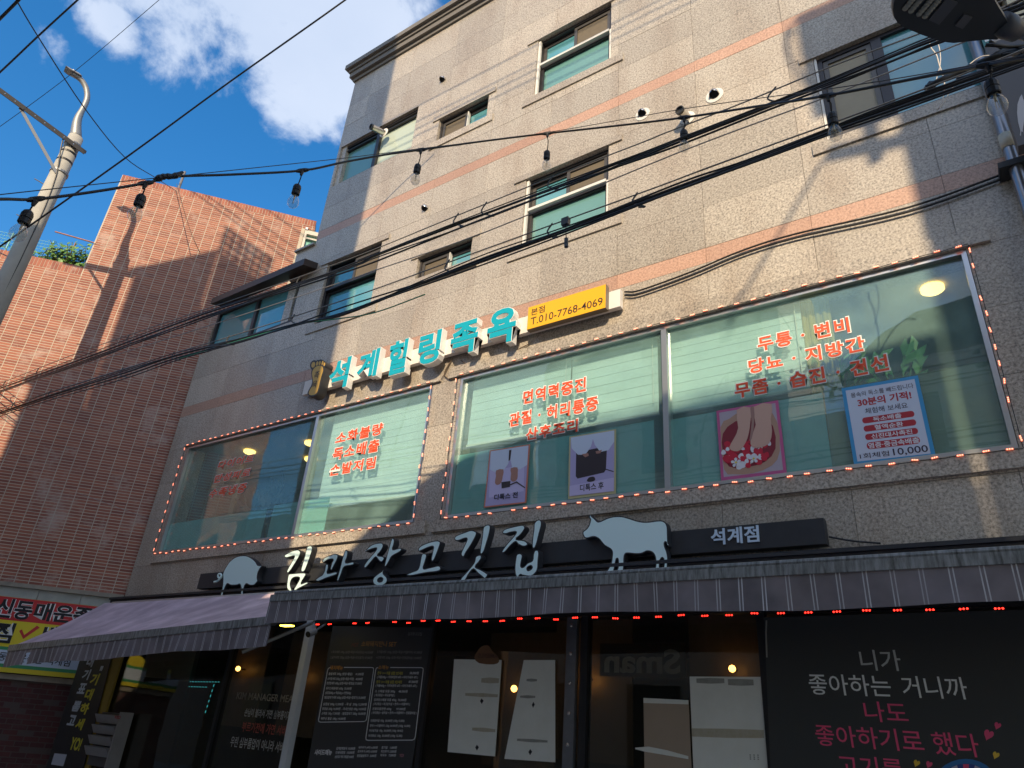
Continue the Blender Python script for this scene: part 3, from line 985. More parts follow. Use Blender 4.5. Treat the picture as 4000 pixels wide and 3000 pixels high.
for k in range(4): q.box((-7.6, YF - .1, 15.95 + k*.17), (-6.45, YF - .06, 16.02 + k*.17))
q.build('lattice_railing', DARKFR, bl)
BRK = mat('beige tile wall', (.66, .61, .52), .8, namt=.3, nscale=2)
wr = [(x, x + 1.2, z, z + 1.4, YF) for x in (5.0, 6.7) for z in (1.2, 4.3, 7.4, 10.4)]
br = block('tiled_building', 'beige tiled block across the lane behind the crossarm pole', [(4.68, -14, 0, 8.2, YF, 13.85), (3.92, -9.42, 13.85, 8.2, YF, 15.3)], BRK, wr, (.57, 0))
wm = [(x, x + 1.0, z, z + 1.3, YF) for x in (-1.4, .6, 2.6) for z in (1.2, 4.4, 7.2)]
bm = block('low_house', 'low white house with a gabled roof across the lane', [(-2.1, -17, 0, 4.67, YF, 9.35), (-3.31, -16, 0, -2.1, YF - .3, 8.55)], mat('white render', (.72, .70, .66), .85, namt=.3, nscale=1.5), wm)
q = MB()
r0 = [(-2.2, 9.3), (-1.1, 10.1), (-.45, 10.42), (1.2, 10.6), (4.66, 10.78), (4.66, 9.36), (-2.1, 9.36)]
q.poly([[Vector((x, YF - .02, z)) for x, z in r0]], (0, -7.9, 0)); q.build('roof', mat('dark roof tiles', (.07, .065, .06), .7), bm)
rh = block('unseen_row_house', 'added low brick row house out of view, darkening the left shop glass', [(-32, -17, 0, -10.6, -9.6, 8.2)], mat('brown brick row', (.26, .17, .13), .8), [(x, x + 1.2, z, z + 1.3, -9.6) for x in (-20, -17, -14) for z in (1.2, 4.6)])  # added unseen to block the bright horizon mirrored in the shop glass
# pole with crossarm and transformers in front of the tiled building, source of the pole shadow at the right
tp = thing('transformer_pole', (4.2, -8.5, 0), 'grey pole with crossarm, two transformers and looped cables across the lane', 'utility pole')
def sh(p, Wd=8.5):                               # where, on the plane Wd metres out, a shadow seen on the facade is cast from
    f = W(p, 0)
    return f + Vector((.52, -1.0, .64)) * Wd
Q6 = crop(3050, 0, 650 / 1540)
a = sh(Q6(830, 1250)); 
MB().tube([Vector((a.x + .62, -8.5, 0)), Vector((a.x + .62, -8.5, a.z + 1.4))], [.17, .12], 12).build('shaft', CONC, tp)
MB().tube([Vector((a.x, -8.5, a.z - .35)), Vector((a.x, -8.5, a.z + .55))], .07, 10).build('bracket', GALV, tp)
b0, b1 = sh(Q6(440, 1440)), sh(Q6(1170, 1290))
MB().obox((b0 + b1) / 2, (b1 - b0) / 2, Vector((0, .05, 0)), Vector((0, 0, .06))).build('crossarm', GALV, tp)
for p in ((690, 830), (800, 770), (1010, 850)):
    c = sh(Q6(*p))
    MB().lathe(c - Vector((0, 0, .28)), (0, 0, 1), [(0, 0), (.17, 0), (.19, .05), (.19, .45), (.16, .52), (.04, .55), (.04, .66), (0, .66)], 14).build('transformer', GALV, tp)
MB().tube(spline([sh(Q6(*p)) for p in ((280, 90), (130, 210), (60, 290), (40, 420), (80, 560), (150, 660), (280, 830), (420, 960), (700, 1130), (830, 1240))], 5), .018, 5).build('looped_cable', BLACK, tp)
MB().tube(spline([sh(Q6(*p)) for p in ((130, 330), (80, 290), (55, 400), (100, 580), (200, 750))], 5), .014, 5).build('looped_cable', BLACK, tp)
c0, c1 = sh(Q6(360, 1530)), sh(crop(2600, 0, .6329)(580, 1650))
MB().tube([b0, c0, c1, c1 + (c1 - c0) * .5], .02, 5).build('guy_wire', BLACK, tp)
for n_, (pa, pb) in enumerate((((1300, 640), (2640, -30)), ((1300, 668), (2700, -30)), ((1300, 690), (2760, -20)), ((1300, 585), (2500, -30)))):
    f0, f1 = sh(pa, 5.4), sh(pb, 5.4)
    dv = (f1 - f0).normalized()
    q = MB(); q.tube([f0 - dv * 9, f0, f1, f1 + dv * 8], .013, 5)
    o = q.build('power_line', BLACK, None, origin=f0)
    tag(o, 'overhead power line high above the lane, out of view, shadowing the top floor', 'power line', 'power lines high above the lane')

# ================================================================== SHOP SIGN OF THE SECOND FLOOR
C2 = crop(1200, 1350, 500 / 2212)
C3 = crop(1600, 1150, 500 / 2212)
C1 = crop(2000, 1080, 500 / 2212)
TEAL = mat('turquoise acrylic', (.004, .36, .47), .35, spec=.4)
RAILW = mat('white painted rail', (.74, .71, .67), .45, namt=.35, nscale=3, ncolor=(.62, .58, .52))
sg = thing('shop_sign', W((1800, 1400), 0), 'raised turquoise letters on a white rail between the second and third floors', 'shop sign')
ra, rb2, rc, rd = W((1192, 1492), .1), W((2422.7, 1126.3), .1), W((2420.4, 1188.5), .1), W((1195, 1545), .1)
MB().box((ra.x, -.1, (rc.z + rd.z) / 2), (rb2.x, -.0305, (ra.z + rb2.z) / 2)).build('rail', RAILW, sg)
for x in (ra.x + .5, (ra.x + rb2.x) / 2, rb2.x - .5):
    MB().box((x, -.03, rd.z + .04), (x + .06, -.0022, rd.z + .12)).build('bracket', GALV, sg)
LET = [('석', C2(385, 520), C2(780, 190), C2(745, 178), C2(640, 722)), ('계', C2(848, 500), C2(1275, 60), C2(1245, 33), C2(1075, 553)),
       ('힐', C2(1413, 160), (1602, 1322), (1597, 1318), C2(1560, 492)), ('링', C3(163, 880), C3(577, 600), C3(545, 590), C3(320, 1203)),
       ('족', C3(708, 820), C3(1192, 680), C3(1130, 413), C3(1040, 1005)), ('욕', C3(1333, 685), C3(1848, 490), C3(1640, 230), C3(1715, 826))]
for ch, L, Rt, T, B in LET:
    x0, x1, z0, z1 = fit(L, Rt, T, B, .2)
    q = MB(); put_text(q, ch, Vector((x0, -.1002, z0)), EX, EZ, EN, x1 - x0, z1 - z0, bold=.046, depth=.10)
    lt = q.build('channel_letter', WHITE, sg)
    e = .009
    q = MB(); put_text(q, ch, Vector((x0 + e, -.2, z0 + e)), EX, EZ, EN, x1 - x0 - 2*e, z1 - z0 - 2*e, bold=.034, depth=.006)
    q.build('letter_face', TEAL, lt)
# yellow phone box
yb = thing('phone_sign', W((2210, 1200), 0), 'yellow box sign with a dark phone number at the right end of the white rail', 'sign')
x0, x1, z0, z1 = fit((2060, 1250), (2366.6, 1150), (2210, 1156.5), (2210, 1246), .18)
YEL = mat('yellow sign face', (.85, .43, .012), .35)
MB().box((x0, -.176, z0), (x1, -.1005, z1)).build('box', mat('dark bronze sign box', (.16, .13, .10), .4, .4), yb)
MB().box((x0 + .004, -.181, z0 + .004), (x1 - .004, -.1762, z1 - .004)).build('face', YEL, yb)
DKT = mat('dark brown print', (.035, .02, .012), .5)
q = MB(); text_px(q, '본점', C1(330, 610), C1(566, 560), C1(545, 500), C1(365, 668), .183, bold=.01); q.build('lettering', DKT, yb)
q = MB(); text_px(q, 'T.010-7768-4069', C1(322, 780), C1(1566, 420), C1(1540, 362), C1(360, 830), .183, bold=.004)
o_ = q.build('lettering', DKT, yb)
# foot shaped box
ft = thing('foot_sign', W(C2(160, 560), 0), 'gold and black footprint shaped box sign at the left end of the white rail', 'sign')
outl = [(60,395),(48,350),(58,300),(90,262),(130,252),(160,262),(180,247),(210,243),(242,240),(275,252),(300,272),(320,300),(315,345),(296,372),(290,420),(275,480),(255,540),(240,600),(225,680),(203,760),(172,830),(120,872),(60,882),(18,862),(6,820),(28,760),(63,700),(83,640),(83,580),(73,520),(68,460),(78,420)]
def wpoly(q, pts, d, ext=None, soft=2):
    if soft: pts = cspline(pts, soft)
    q.poly([[W(p, d) for p in pts]], None if ext is None else Vector((0, ext, 0)))
q = MB(); wpoly(q, [C2(*p) for p in outl], .25, .1495); q.build('box', BLACKP, ft)
GOLD = mat('gold sign face', (.55, .33, .05), .4)
sole = [(85,470),(100,420),(140,370),(200,348),(250,353),(274,385),(272,440),(250,510),(230,580),(212,660),(190,750),(160,820),(110,853),(60,856),(26,832),(38,780),(80,710),(98,650),(98,580),(85,520)]
q = MB(); wpoly(q, [C2(*p) for p in sole], .252); q.build('sole_face', GOLD, ft)
for cx_, cy_, rx, ry in ((105,332,33,50),(172,310,19,38),(217,302,19,38),(263,300,18,38),(296,322,14,32)):
    q = MB(); wpoly(q, [C2(cx_ + rx*cos(a*pi/7) + .18*ry*sin(a*pi/7), cy_ - ry*sin(a*pi/7)) for a in range(14)], .252, None, 0); q.build('toe_face', GOLD, ft)
for ch, (cx_, cy_) in (('족', (165, 508)), ('욕', (128, 668))):
    q = MB(); text_px(q, ch, C2(cx_ - 44, cy_ + 14), C2(cx_ + 44, cy_ - 14), C2(cx_ + 10, cy_ - 60), C2(cx_ - 10, cy_ + 60), .254, bold=.01); q.build('lettering', DKT, ft)

# ================================================================== SHOP SIGN OVER THE AWNINGS
bs = thing('restaurant_sign', W((1800, 2150), 0), 'black sign rail with white raised brush letters above the awnings', 'shop sign')
x0, x1 = W((775, 2275), .15).x, W((3222, 2070), .15).x
zt_, zb_2 = W((3218, 2022), .15).z, W((3226, 2124), .15).z
MB().box((x0, -.15, zb_2), (x1, -.0465, zt_)).build('rail', BLACKP, bs)
P1 = crop(780, 1980, 700 / 1270); P2 = crop(1380, 2000, 800 / 1270); P3 = crop(2230, 1980, 450 / 1270)
SIGNW = mat('milky sign face', (.68, .88, .86), .4, spec=.4)
strokes = {
 1: [P1, [(600,345),(640,318),(690,302),(712,312),(712,335),(695,370),(670,410),(640,455),(622,470),(618,455),(635,420),(655,385),(672,350),(640,355),(610,362)],
     [(757,295),(770,277),(790,275),(800,290),(790,330),(770,390),(745,450),(725,462),(718,445),(730,400),(745,345)],
     [(630,480),(655,472),(740,466),(752,480),(735,510),(718,545),(760,530),(766,545),(740,560),(700,580),(675,595),(668,583),(690,545),(708,503),(662,503),(642,540),(650,580),(662,605),(650,612),(635,600),(617,575),(620,530)]],
 2: [P1, [(868,385),(885,360),(930,340),(965,333),(980,342),(975,370),(955,410),(935,448),(925,440),(935,400),(945,372),(905,378),(880,395)],
     [(893,410),(910,405),(912,430),(905,470),(965,458),(975,470),(960,485),(900,505),(845,528),(825,525),(822,515),(845,495),(870,480),(885,450)],
     [(1030,310),(1045,308),(1050,325),(1045,355),(1035,395),(1085,388),(1095,398),(1080,415),(1025,425),(1005,470),(985,520),(972,525),(978,490),(995,430),(1010,370)]],
 3: [P2, [(75,240),(110,205),(150,192),(180,192),(185,215),(165,250),(150,268),(185,275),(192,290),(175,312),(155,300),(138,280),(110,310),(80,345),(66,345),(70,325),(95,290),(130,250),(145,225),(110,232),(80,243)],
     [(240,162),(255,170),(252,200),(245,232),(290,222),(300,232),(285,250),(240,275),(225,300),(205,335),(193,338),(197,310),(210,260),(225,205)],
     ([(188,358),(186,380),(205,400),(212,420),(205,440),(185,455),(155,460),(130,452),(120,430),(128,405),(150,385),(172,370)], [(155,415),(170,408),(182,415),(178,428),(162,432),(152,425)])],
 4: [P2, [(402,235),(415,212),(460,190),(510,177),(535,180),(540,195),(525,240),(505,290),(490,308),(482,295),(490,250),(495,215),(455,225),(410,245)],
     [(425,262),(450,258),(455,275),(445,310),(435,350),(470,345),(525,332),(542,342),(538,362),(510,372),(440,380),(370,395),(335,395),(332,385),(365,370),(400,355),(412,320)]],
 5: [P2, [(626,165),(640,145),(690,125),(730,112),(755,118),(765,130),(755,160),(730,205),(700,250),(685,278),(672,275),(668,255),(685,215),(705,170),(690,165),(655,178),(635,178)],
     [(810,90),(830,78),(848,82),(850,105),(840,150),(825,200),(810,245),(795,262),(785,255),(788,220),(798,160),(803,110)],
     [(760,275),(790,265),(795,285),(780,310),(758,340),(790,355),(830,380),(833,395),(815,415),(795,400),(770,380),(745,355),(720,380),(700,415),(685,432),(665,430),(668,410),(690,385),(725,345),(750,310)]],
 6: [P2, [(923,130),(940,105),(1000,88),(1050,80),(1065,95),(1055,120),(1030,150),(1010,168),(1060,175),(1083,195),(1075,210),(1050,215),(1020,200),(1005,185),(975,210),(945,245),(925,255),(922,240),(950,200),(990,155),(1010,125),(975,128),(945,137)],
     [(1120,75),(1135,52),(1155,46),(1167,58),(1167,85),(1155,130),(1140,190),(1125,225),(1110,222),(1107,200),(1112,150),(1118,105)],
     ([(1012,265),(1035,255),(1050,270),(1045,300),(1040,335),(1055,340),(1080,315),(1110,300),(1115,265),(1125,238),(1145,235),(1152,255),(1148,300),(1145,350),(1130,380),(1100,400),(1050,395),(1035,390),(1022,410),(1008,400),(1000,365),(1003,310)], [(1080,345),(1100,335),(1108,345),(1095,358),(1082,360)])],
}
def sign_shape(fn, st, name, parent, d0, d1, facem, sidem):
    loops = st if isinstance(st, tuple) else (st,)
    lf = [[fn(*p) for p in cspline(l, 3)] for l in loops]
    q = MB(); q.poly([[W(p, d1) for p in l] for l in lf], Vector((0, d1 - d0, 0)))
    bdy = q.build(name, sidem, parent)
    cx_ = sum(p[0] for p in lf[0]) / len(lf[0])
    # the milky face sits just inside the dark return
    fl = []
    for li, l in enumerate(lf):
        pts = [W(p, d1 + .004) for p in l]
        out = []
        n = len(pts)
        area = sum(pts[k].x * pts[(k+1) % n].z - pts[(k+1) % n].x * pts[k].z for k in range(n))
        sgn = (1 if area > 0 else -1) * (-1 if li else 1)
        for k in range(n):
            t = pts[(k+1) % n] - pts[k-1]
            if t.length < 1e-6: out.append(pts[k]); continue
            t.normalize()
            out.append(pts[k] + Vector((-t.z, 0, t.x)) * sgn * .011)
        fl.append(out)
    q = MB(); q.poly(fl, None); q.build('face', facem, bdy)
for k, v in strokes.items():
    for st in v[1:]:
        sign_shape(v[0], st, 'letter_stroke', bs, .1505, .235, SIGNW, BLACKP)
q = MB(); text_px(q, '석계점', crop(2600, 1980, 700/1270)(323, 215), crop(2600, 1980, 700/1270)(663, 190), crop(2600, 1980, 700/1270)(610, 135), crop(2600, 1980, 700/1270)(412, 268), .153, bold=.02, depth=.012); q.build('lettering', mat('pale blue lettering', (.55, .68, .80), .4), bs)
cow = [(213,80),(225,95),(260,125),(290,155),(310,160),(350,145),(400,122),(460,105),(520,100),(580,106),(650,125),(720,148),(790,162),(860,162),(920,153),(990,148),(1030,160),(1055,185),(1068,230),(1070,300),(1073,380),(1080,430),(1060,420),(1045,390),(1035,400),(1040,440),(1060,490),(1073,560),(1070,640),(1062,715),(1010,718),(1022,640),(1022,590),(1010,565),(995,575),(982,620),(975,725),(888,728),(925,665),(930,610),(925,555),(905,515),(880,498),(840,492),(810,505),(770,520),(700,522),(620,515),(597,530),(590,580),(588,640),(568,750),(480,755),(515,670),(518,590),(508,572),(498,600),(485,670),(455,755),(362,758),(410,680),(440,615),(452,540),(452,495),(430,465),(370,430),(335,390),(310,360),(275,338),(235,335),(185,348),(155,345),(138,325),(128,295),(135,268),(170,240),(195,205),(208,165),(212,140),(200,120),(200,98)]
ct = thing('cow_sign', W((2450, 2120), .2), 'milky white cow silhouette sign standing on the black rail', 'sign')
sign_shape(P3, cow, 'body', ct, .1505, .225, SIGNW, BLACKP)
pig = [(165,505),(163,480),(173,450),(190,420),(215,385),(250,358),(290,345),(330,345),(365,360),(395,385),(412,412),(442,416),(425,440),(412,470),(408,500),(411,525),(400,540),(385,555),(365,558),(350,555),(330,546),(318,560),(308,600),(312,622),(290,626),(292,600),(293,575),(283,549),(265,555),(240,557),(215,555),(195,545),(180,570),(168,600),(160,645),(143,648),(150,615),(158,585),(163,550)]
pt = thing('pig_sign', W((960, 2240), .2), 'milky white pig silhouette sign with a curled tail', 'sign')
sign_shape(P1, pig, 'body', pt, .1505, .225, SIGNW, BLACKP)
ring = [(143 + 13*cos(a), 490 + 16*sin(a)) for a in [k * pi / 6 for k in range(-1, 12)]] + [(140, 515), (122, 528), (102, 532)]
MB().tube([W(P1(*p), .215) for p in ring], .014, 6).build('curled_tail', SIGNW, pt)
# black moulded fascia under the sign
fa = []
mb = MB()
for z0_, z1_, p0_ in ((2.78, 2.90, .30), (2.90, 2.985, .24), (2.985, 3.07, .20), (3.07, 3.105, .23)):
    mb.box((-11.99, -p0_, z0_), (1.0, -.0465, z1_ - .002))
o = mb.build('fascia', BLACKP, gb)
q = MB(); q.tube(spline([W((3238, 2097), .1), W((3330, 2113), .05), W((3440, 2122), .03)], 5), .008, 5)
o = q.build('sign_cable', BLACK, bs)

# ================================================================== AWNINGS
def stripe_mat(name, base, line, period, rough=.75, pair=.018, gap=.03, soft=.35):
    m = bpy.data.materials.new(name); m.use_nodes = True
    t = m.node_tree; b = t.nodes['Principled BSDF']; b.inputs['Roughness'].default_value = rough
    g = N(t, 'ShaderNodeTexCoord'); sx = N(t, 'ShaderNodeSeparateXYZ'); t.links.new(g.outputs['Object'], sx.inputs[0])
    def mth(op, a, c):
        n = N(t, 'ShaderNodeMath', operation=op)
        for i, v in enumerate((a, c)):
            if isinstance(v, (int, float)): n.inputs[i].default_value = v
            else: t.links.new(v, n.inputs[i])
        return n.outputs[0]
    fr = mth('FRACT', mth('MULTIPLY', mth('ADD', sx.outputs['X'], 40), 1 / period), 0)
    def line_at(c, wd): return mth('LESS_THAN', mth('ABSOLUTE', mth('SUBTRACT', fr, c), 0), wd)
    a = line_at(.3, pair / period / 2); c = line_at(.3 + gap / period, pair / period / 2)
    mk = mth('MAXIMUM', a, c)
    no = N(t, 'ShaderNodeTexNoise'); no.inputs['Scale'].default_value = 3; no.inputs['Detail'].default_value = 6; t.links.new(g.outputs['Object'], no.inputs['Vector'])
    rp = N(t, 'ShaderNodeMapRange'); rp.inputs['From Min'].default_value = .3; rp.inputs['From Max'].default_value = .65; t.links.new(no.outputs['Fac'], rp.inputs['Value'])
    mk = mth('MULTIPLY', mk, mth('ADD', mth('MULTIPLY', rp.outputs[0], .7), .25))
    bx = N(t, 'ShaderNodeMix', data_type='RGBA'); bx.inputs[6].default_value = (*base, 1); bx.inputs[7].default_value = (*[k * .55 for k in base], 1); t.links.new(rp.outputs[0], bx.inputs['Factor'])
    mx_ = N(t, 'ShaderNodeMix', data_type='RGBA'); t.links.new(mk, mx_.inputs['Factor']); t.links.new(bx.outputs[2], mx_.inputs[6]); mx_.inputs[7].default_value = (*line, 1)
    t.links.new(mx_.outputs[2], b.inputs['Base Color'])
    MATS[name] = m
    return m
FAB = stripe_mat('striped purple grey awning cloth', (.23, .20, .215), (.62, .62, .64), .150, pair=.007, gap=.021)
FABT = stripe_mat('faded mauve awning top', (.68, .54, .60), (.42, .31, .37), .064, pair=.014, gap=.03)
GRIME = mat('streaked grey awning bar', (.27, .28, .28), .55, namt=.95, nscale=6, ncolor=(.05, .05, .045), stretch=(6, 1, .9))
def valance(x0, x1, d, z1, z0, par, wave=.012, tear=None, tilt=0.0):
    q = MB(); n = int((x1 - x0) / .035)
    rows_ = 5
    base = 0
    for j in range(rows_):
        for i in range(n + 1):
            x = x0 + (x1 - x0) * i / n
            f = j / (rows_ - 1)
            yy = -d + f * wave * (sin(x * 5.1) + .6 * sin(x * 11.7 + 1)) + .01
            zz = z1 + (z0 - z1) * f + (f ** 2) * .012 * sin(x * 2.3 + 1) + tilt * i / n
            q.v.append(Vector((x, yy, zz)))
    for j in range(rows_ - 1):
        for i in range(n):
            x = x0 + (x1 - x0) * (i + .5) / n
            if tear and tear[0] < x < tear[1] and j > 0: continue
            a = j * (n + 1) + i
            q.f.append((a, a + 1, a + n + 2, a + n + 1)); q.m.append(0)
    o = q.build('valance', FAB, par, smooth=True)
    return o
DR, DL = 1.5, 1.45
# right awning: almost level, its front bar and hanging valance towards the lane
aw = thing('awning', (-2.6, -.5, 2.9), 'long dark striped awning on a grimy grey bar over the menu boards', 'awning', 'cloth awnings over the shop front')
xa_ = W((1057, 2325), DR).x; zba = W((2070, 2263), DR).z; zbb = W((2070, 2297), DR).z; zvb = W((2500, 2392), DR).z
MB().box((xa_, -DR, zbb), (2.6, -DR + .09, zba)).build('front_bar', GRIME, aw)
MB().tube([(xa_ + .02, -DR + .045, zba + .018), (2.6, -DR + .045, zba + .018)], .022, 8).build('roller_lip', GRIME, aw)
MB().hexa([Vector(p) for p in ((xa_ + .03, -DR + .08, zba - .02), (2.6, -DR + .08, zba - .02), (2.6, -.31, 2.86), (xa_ + .03, -.31, 2.86), (xa_ + .03, -DR + .08, zba - .012), (2.6, -DR + .08, zba - .012), (2.6, -.31, 2.87), (xa_ + .03, -.31, 2.87))]).build('canopy', FABT, aw)
valance(xa_ - .01, 2.6, DR, zbb + .01, zvb, aw)
for x in (xa_ + .12, -2.2, 1.4):
    q = MB(); q.tube([(x, -.32, 2.74), (x + .45, -.92, zba - .10), (x + .02, -DR + .1, zba - .05)], .022, 6); q.build('folding_arm', GALV, aw)
# left awning: let down steeply, its faded top in view
al = thing('awning', (-9.2, -.6, 2.7), 'steep faded mauve striped awning at the left corner, torn near its end', 'awning', 'cloth awnings over the shop front')
xl0 = W((445, 2367), .32).x; zl0 = W((445, 2367), .32).z
xl1 = W((36, 2519), DL).x; zl1 = W((36, 2519), DL).z
xr_ = xa_ + .04
zl1b = W((1050, 2405), DL).z
TILT = zl1b - zl1
MB().tube([(xl0 - .05, -.32, zl0 + .03), (xr_ + 1.2, -.32, zl0 + .03)], .035, 10).build('roller_tube', mat('pale anodised tube', (.50, .50, .48), .35, .7), al)
q = MB(); n = 24
for i in range(n):
    ta, tb = i / n, (i + 1) / n
    s0 = -.03 * sin(pi * ta); s1 = -.03 * sin(pi * tb)
    y0, y1 = -.33 + (-DL + .06 + .33) * ta, -.33 + (-DL + .06 + .33) * tb
    za_, zb3 = zl0 + .05 + (zl1 + .0 - zl0 - .05) * ta + s0, zl0 + .05 + (zl1 + .0 - zl0 - .05) * tb + s1
    for k in range(8):
        ea, eb = xr_ - 1.3 * (1 - ta) ** 2, xr_ - 1.3 * (1 - tb) ** 2
        xa2, xb2 = xl1 + .02 + (ea - xl1 - .02) * k / 8, xl1 + .02 + (ea - xl1 - .02) * (k + 1) / 8
        xc2, xd2 = xl1 + .02 + (eb - xl1 - .02) * k / 8, xl1 + .02 + (eb - xl1 - .02) * (k + 1) / 8
        q.quad((xa2, y0, za_ + TILT * ta * k / 8), (xc2, y1, zb3 + TILT * tb * k / 8), (xd2, y1, zb3 + TILT * tb * (k + 1) / 8), (xb2, y0, za_ + TILT * ta * (k + 1) / 8))
q.build('canopy', FABT, al, smooth=True)
MB().hexa([Vector(p) for p in ((xl1, -DL, zl1 - .085), (xr_, -DL, zl1 - .085 + TILT), (xr_, -DL + .07, zl1 - .085 + TILT), (xl1, -DL + .07, zl1 - .085), (xl1, -DL, zl1 - .002), (xr_, -DL, zl1 - .002 + TILT), (xr_, -DL + .07, zl1 - .002 + TILT), (xl1, -DL + .07, zl1 - .002))]).build('front_bar', GRIME, al)
valance(xl1, xr_, DL, zl1 - .08, zl1 - .285, al, .014, (xl1 + .58, xl1 + .70), TILT)
for x in (xl0 + .3, xr_ - .5):
    q = MB(); q.tube([(x, -.32, zl0 - .05), (x + .4, -.85, zl0 - .42), (x, -DL + .1, zl1 - .06)], .02, 6); q.build('folding_arm', GALV, al)
# red LED modules strung under the right awning
LRED = mat('lit red diode', (.6, .02, .01), .4, emit=(1, .02, .012), estr=3.6)
LORG = mat('lit orange diode module', (.62, .34, .27), .4, emit=(1, .18, .08), estr=.35)
LHOT = mat('lit diode dot', (.8, .5, .4), .4, emit=(1, .32, .18), estr=1.6)
def module_mesh(par, body, dot, s=1.0):
    q = MB()
    q.box((-.030*s, -.006*s, -.008*s), (.030*s, .006*s, .008*s))
    q.cm = 1
    for k in (-1, 0, 1): q.lathe(Vector((k*.019*s, -.006*s, 0)), (0, -1, 0), [(.006*s, 0), (.0045*s, .004*s), (0, .005*s)], 6)
    q.v = [v + ORIG[par.name] for v in q.v]
    return q.build('led_module', [body, dot], par, origin=ORIG[par.name])
def led_run(par, proto, pts, step, first=[True]):
    """modules along a polyline of world points, long side along it"""
    n0 = True
    for a, b in zip(pts[:-1], pts[1:]):
        L = (b - a).length; k = max(1, int(L / step))
        for i in range(k):
            if R() < .04: continue
            c = copy_to(proto, par, a.lerp(b, (i + .5) / k) - ORIG[par.name] + Vector((U(-.014, .014), 0, U(-.009, .009))))
            dv = (b - a).normalized()
            c.rotation_euler = (0, -math.atan2(dv.z, dv.x) + U(-.16, .16), 0)
ar = thing('led_string', (-3, -.95, 2.62), 'string of glowing red three dot modules hung under the right awning', 'led string', 'led strings on the shop front')
pA, pB = W((1245, 2428), DR - .25), W((4000, 2362), DR - .25)
zc = (pA.z + pB.z) / 2 - .022
pr = module_mesh(ar, mat('dark led housing', (.03, .008, .008), .5), LRED, .95)
x = pA.x; i = 0
q = MB(); q.tube(spline([Vector((pA.x + k * .6, -DR + .25, zc + .012 * sin(k * 1.3) + .012)) for k in range(int((1.2 - pA.x) / .6) + 1)], 4), .004, 4); q.build('cable', BLACK, ar)
while x < 1.2:
    if i in (2, 5): pass
    else:
        c = copy_to(pr, ar, Vector((x, -DR + .25, zc + U(-.008, .008))) - ORIG[ar.name]); c.rotation_euler = (0, U(-.06, .06), 0)
    x += .172; i += 1
bpy.data.objects.remove(pr)
def window_leds(key, label, zoff):
    x0, z0, x1, z1 = OPEN[key]
    t = thing('led_string', ((x0+x1)/2, -.02, z0), label, 'led string', 'led strings on the shop front')
    p = module_mesh(t, LORG, LHOT, .82)
    e = .022
    loop = [Vector((x0 - e, -.052, z1 + .012)), Vector((x0 - e, -.052, z0 - .012)), Vector((x1 + e, -.052, z0 - .012)), Vector((x1 + e, -.052, z1 + .012)), Vector((x0 - e, -.052, z1 + .012))]
    q = MB()
    for a, b in zip(loop[:-1], loop[1:]):
        n = max(4, int((b-a).length / .1))
        q.tube([a.lerp(b, k/n) + Vector((0, .012, U(-.006, .006))) for k in range(n+1)], .004, 4)
    q.build('cable', BLACK, t)
    led_run(t, p, loop, .158)
    bpy.data.objects.remove(p)
window_leds('w2l', 'lit orange led string framing the smaller left show window', 0)
window_leds('w2r', 'lit orange led string framing the wide right show window', 0)

# ================================================================== BEHIND AND ON THE SECOND FLOOR GLASS
def blind(x0, x1, z0, z1, y, label):
    t = thing('roller_blind', ((x0+x1)/2, y, z1), label, 'blind', 'roller blinds in the show windows')
    MB().box((x0, y - .02, z1 - .05), (x1, y + .05, z1)).build('cassette', WHITE, t)
    n = max(3, int((z1 - z0) / .11))
    h = (z1 - z0 - .05) / n
    for k in range(n):
        a = z1 - .05 - k * h
        q = MB()
        yb4 = y - .0005
        q.quad((x0, y + .003, a), (x0, yb4, a - h), (x1, yb4, a - h), (x1, y + .003, a))
        q.build('slat', BLIND, t)
    MB().box((x0 - .002, y - .022, z0 - .03), (x1 + .002, y + .004, z0)).build('bottom_bar', WHITE, t)
    MB().tube([(x1 - .05, y - .03, z1 - .05), (x1 - .05, y - .03, z0 + .1)], .005, 5).build('cord', WHITE, t)
blind(-7.86, -5.87, W((1640, 1925), -.15).z, 5.74, .16, 'sunlit roller blind in the smaller left show window')
blind(-5.24, -3.78, W((1812, 1742), -.15).z, 5.74, .16, 'leftmost roller blind behind the wide show window')
blind(-3.76, -2.68, W((2260, 1663), -.15).z - .01, 5.74, .16, 'narrow roller blind just left of the silver mullion')
blind(-2.56, W((3130, 1250), -.15).x, W((2602, 1612), -.15).z, 5.74, .16, 'roller blind just right of the silver mullion, its bottom hanging lowest')
# curtain bundle beside the last blind
q = MB()
for k in range(8): q.tube([(-1.16 + k*.035, .22 + .02*(k % 2), 4.2), (-1.15 + k*.032, .22 + .02*(k % 2), 5.75)], .022, 8)
o = q.build('curtain', mat('ochre curtain', (.42, .33, .10), .8), None, origin=(-1.05, .22, 4.2)); tag(o, 'gathered ochre curtain beside the blinds of the wide show window', 'curtain')
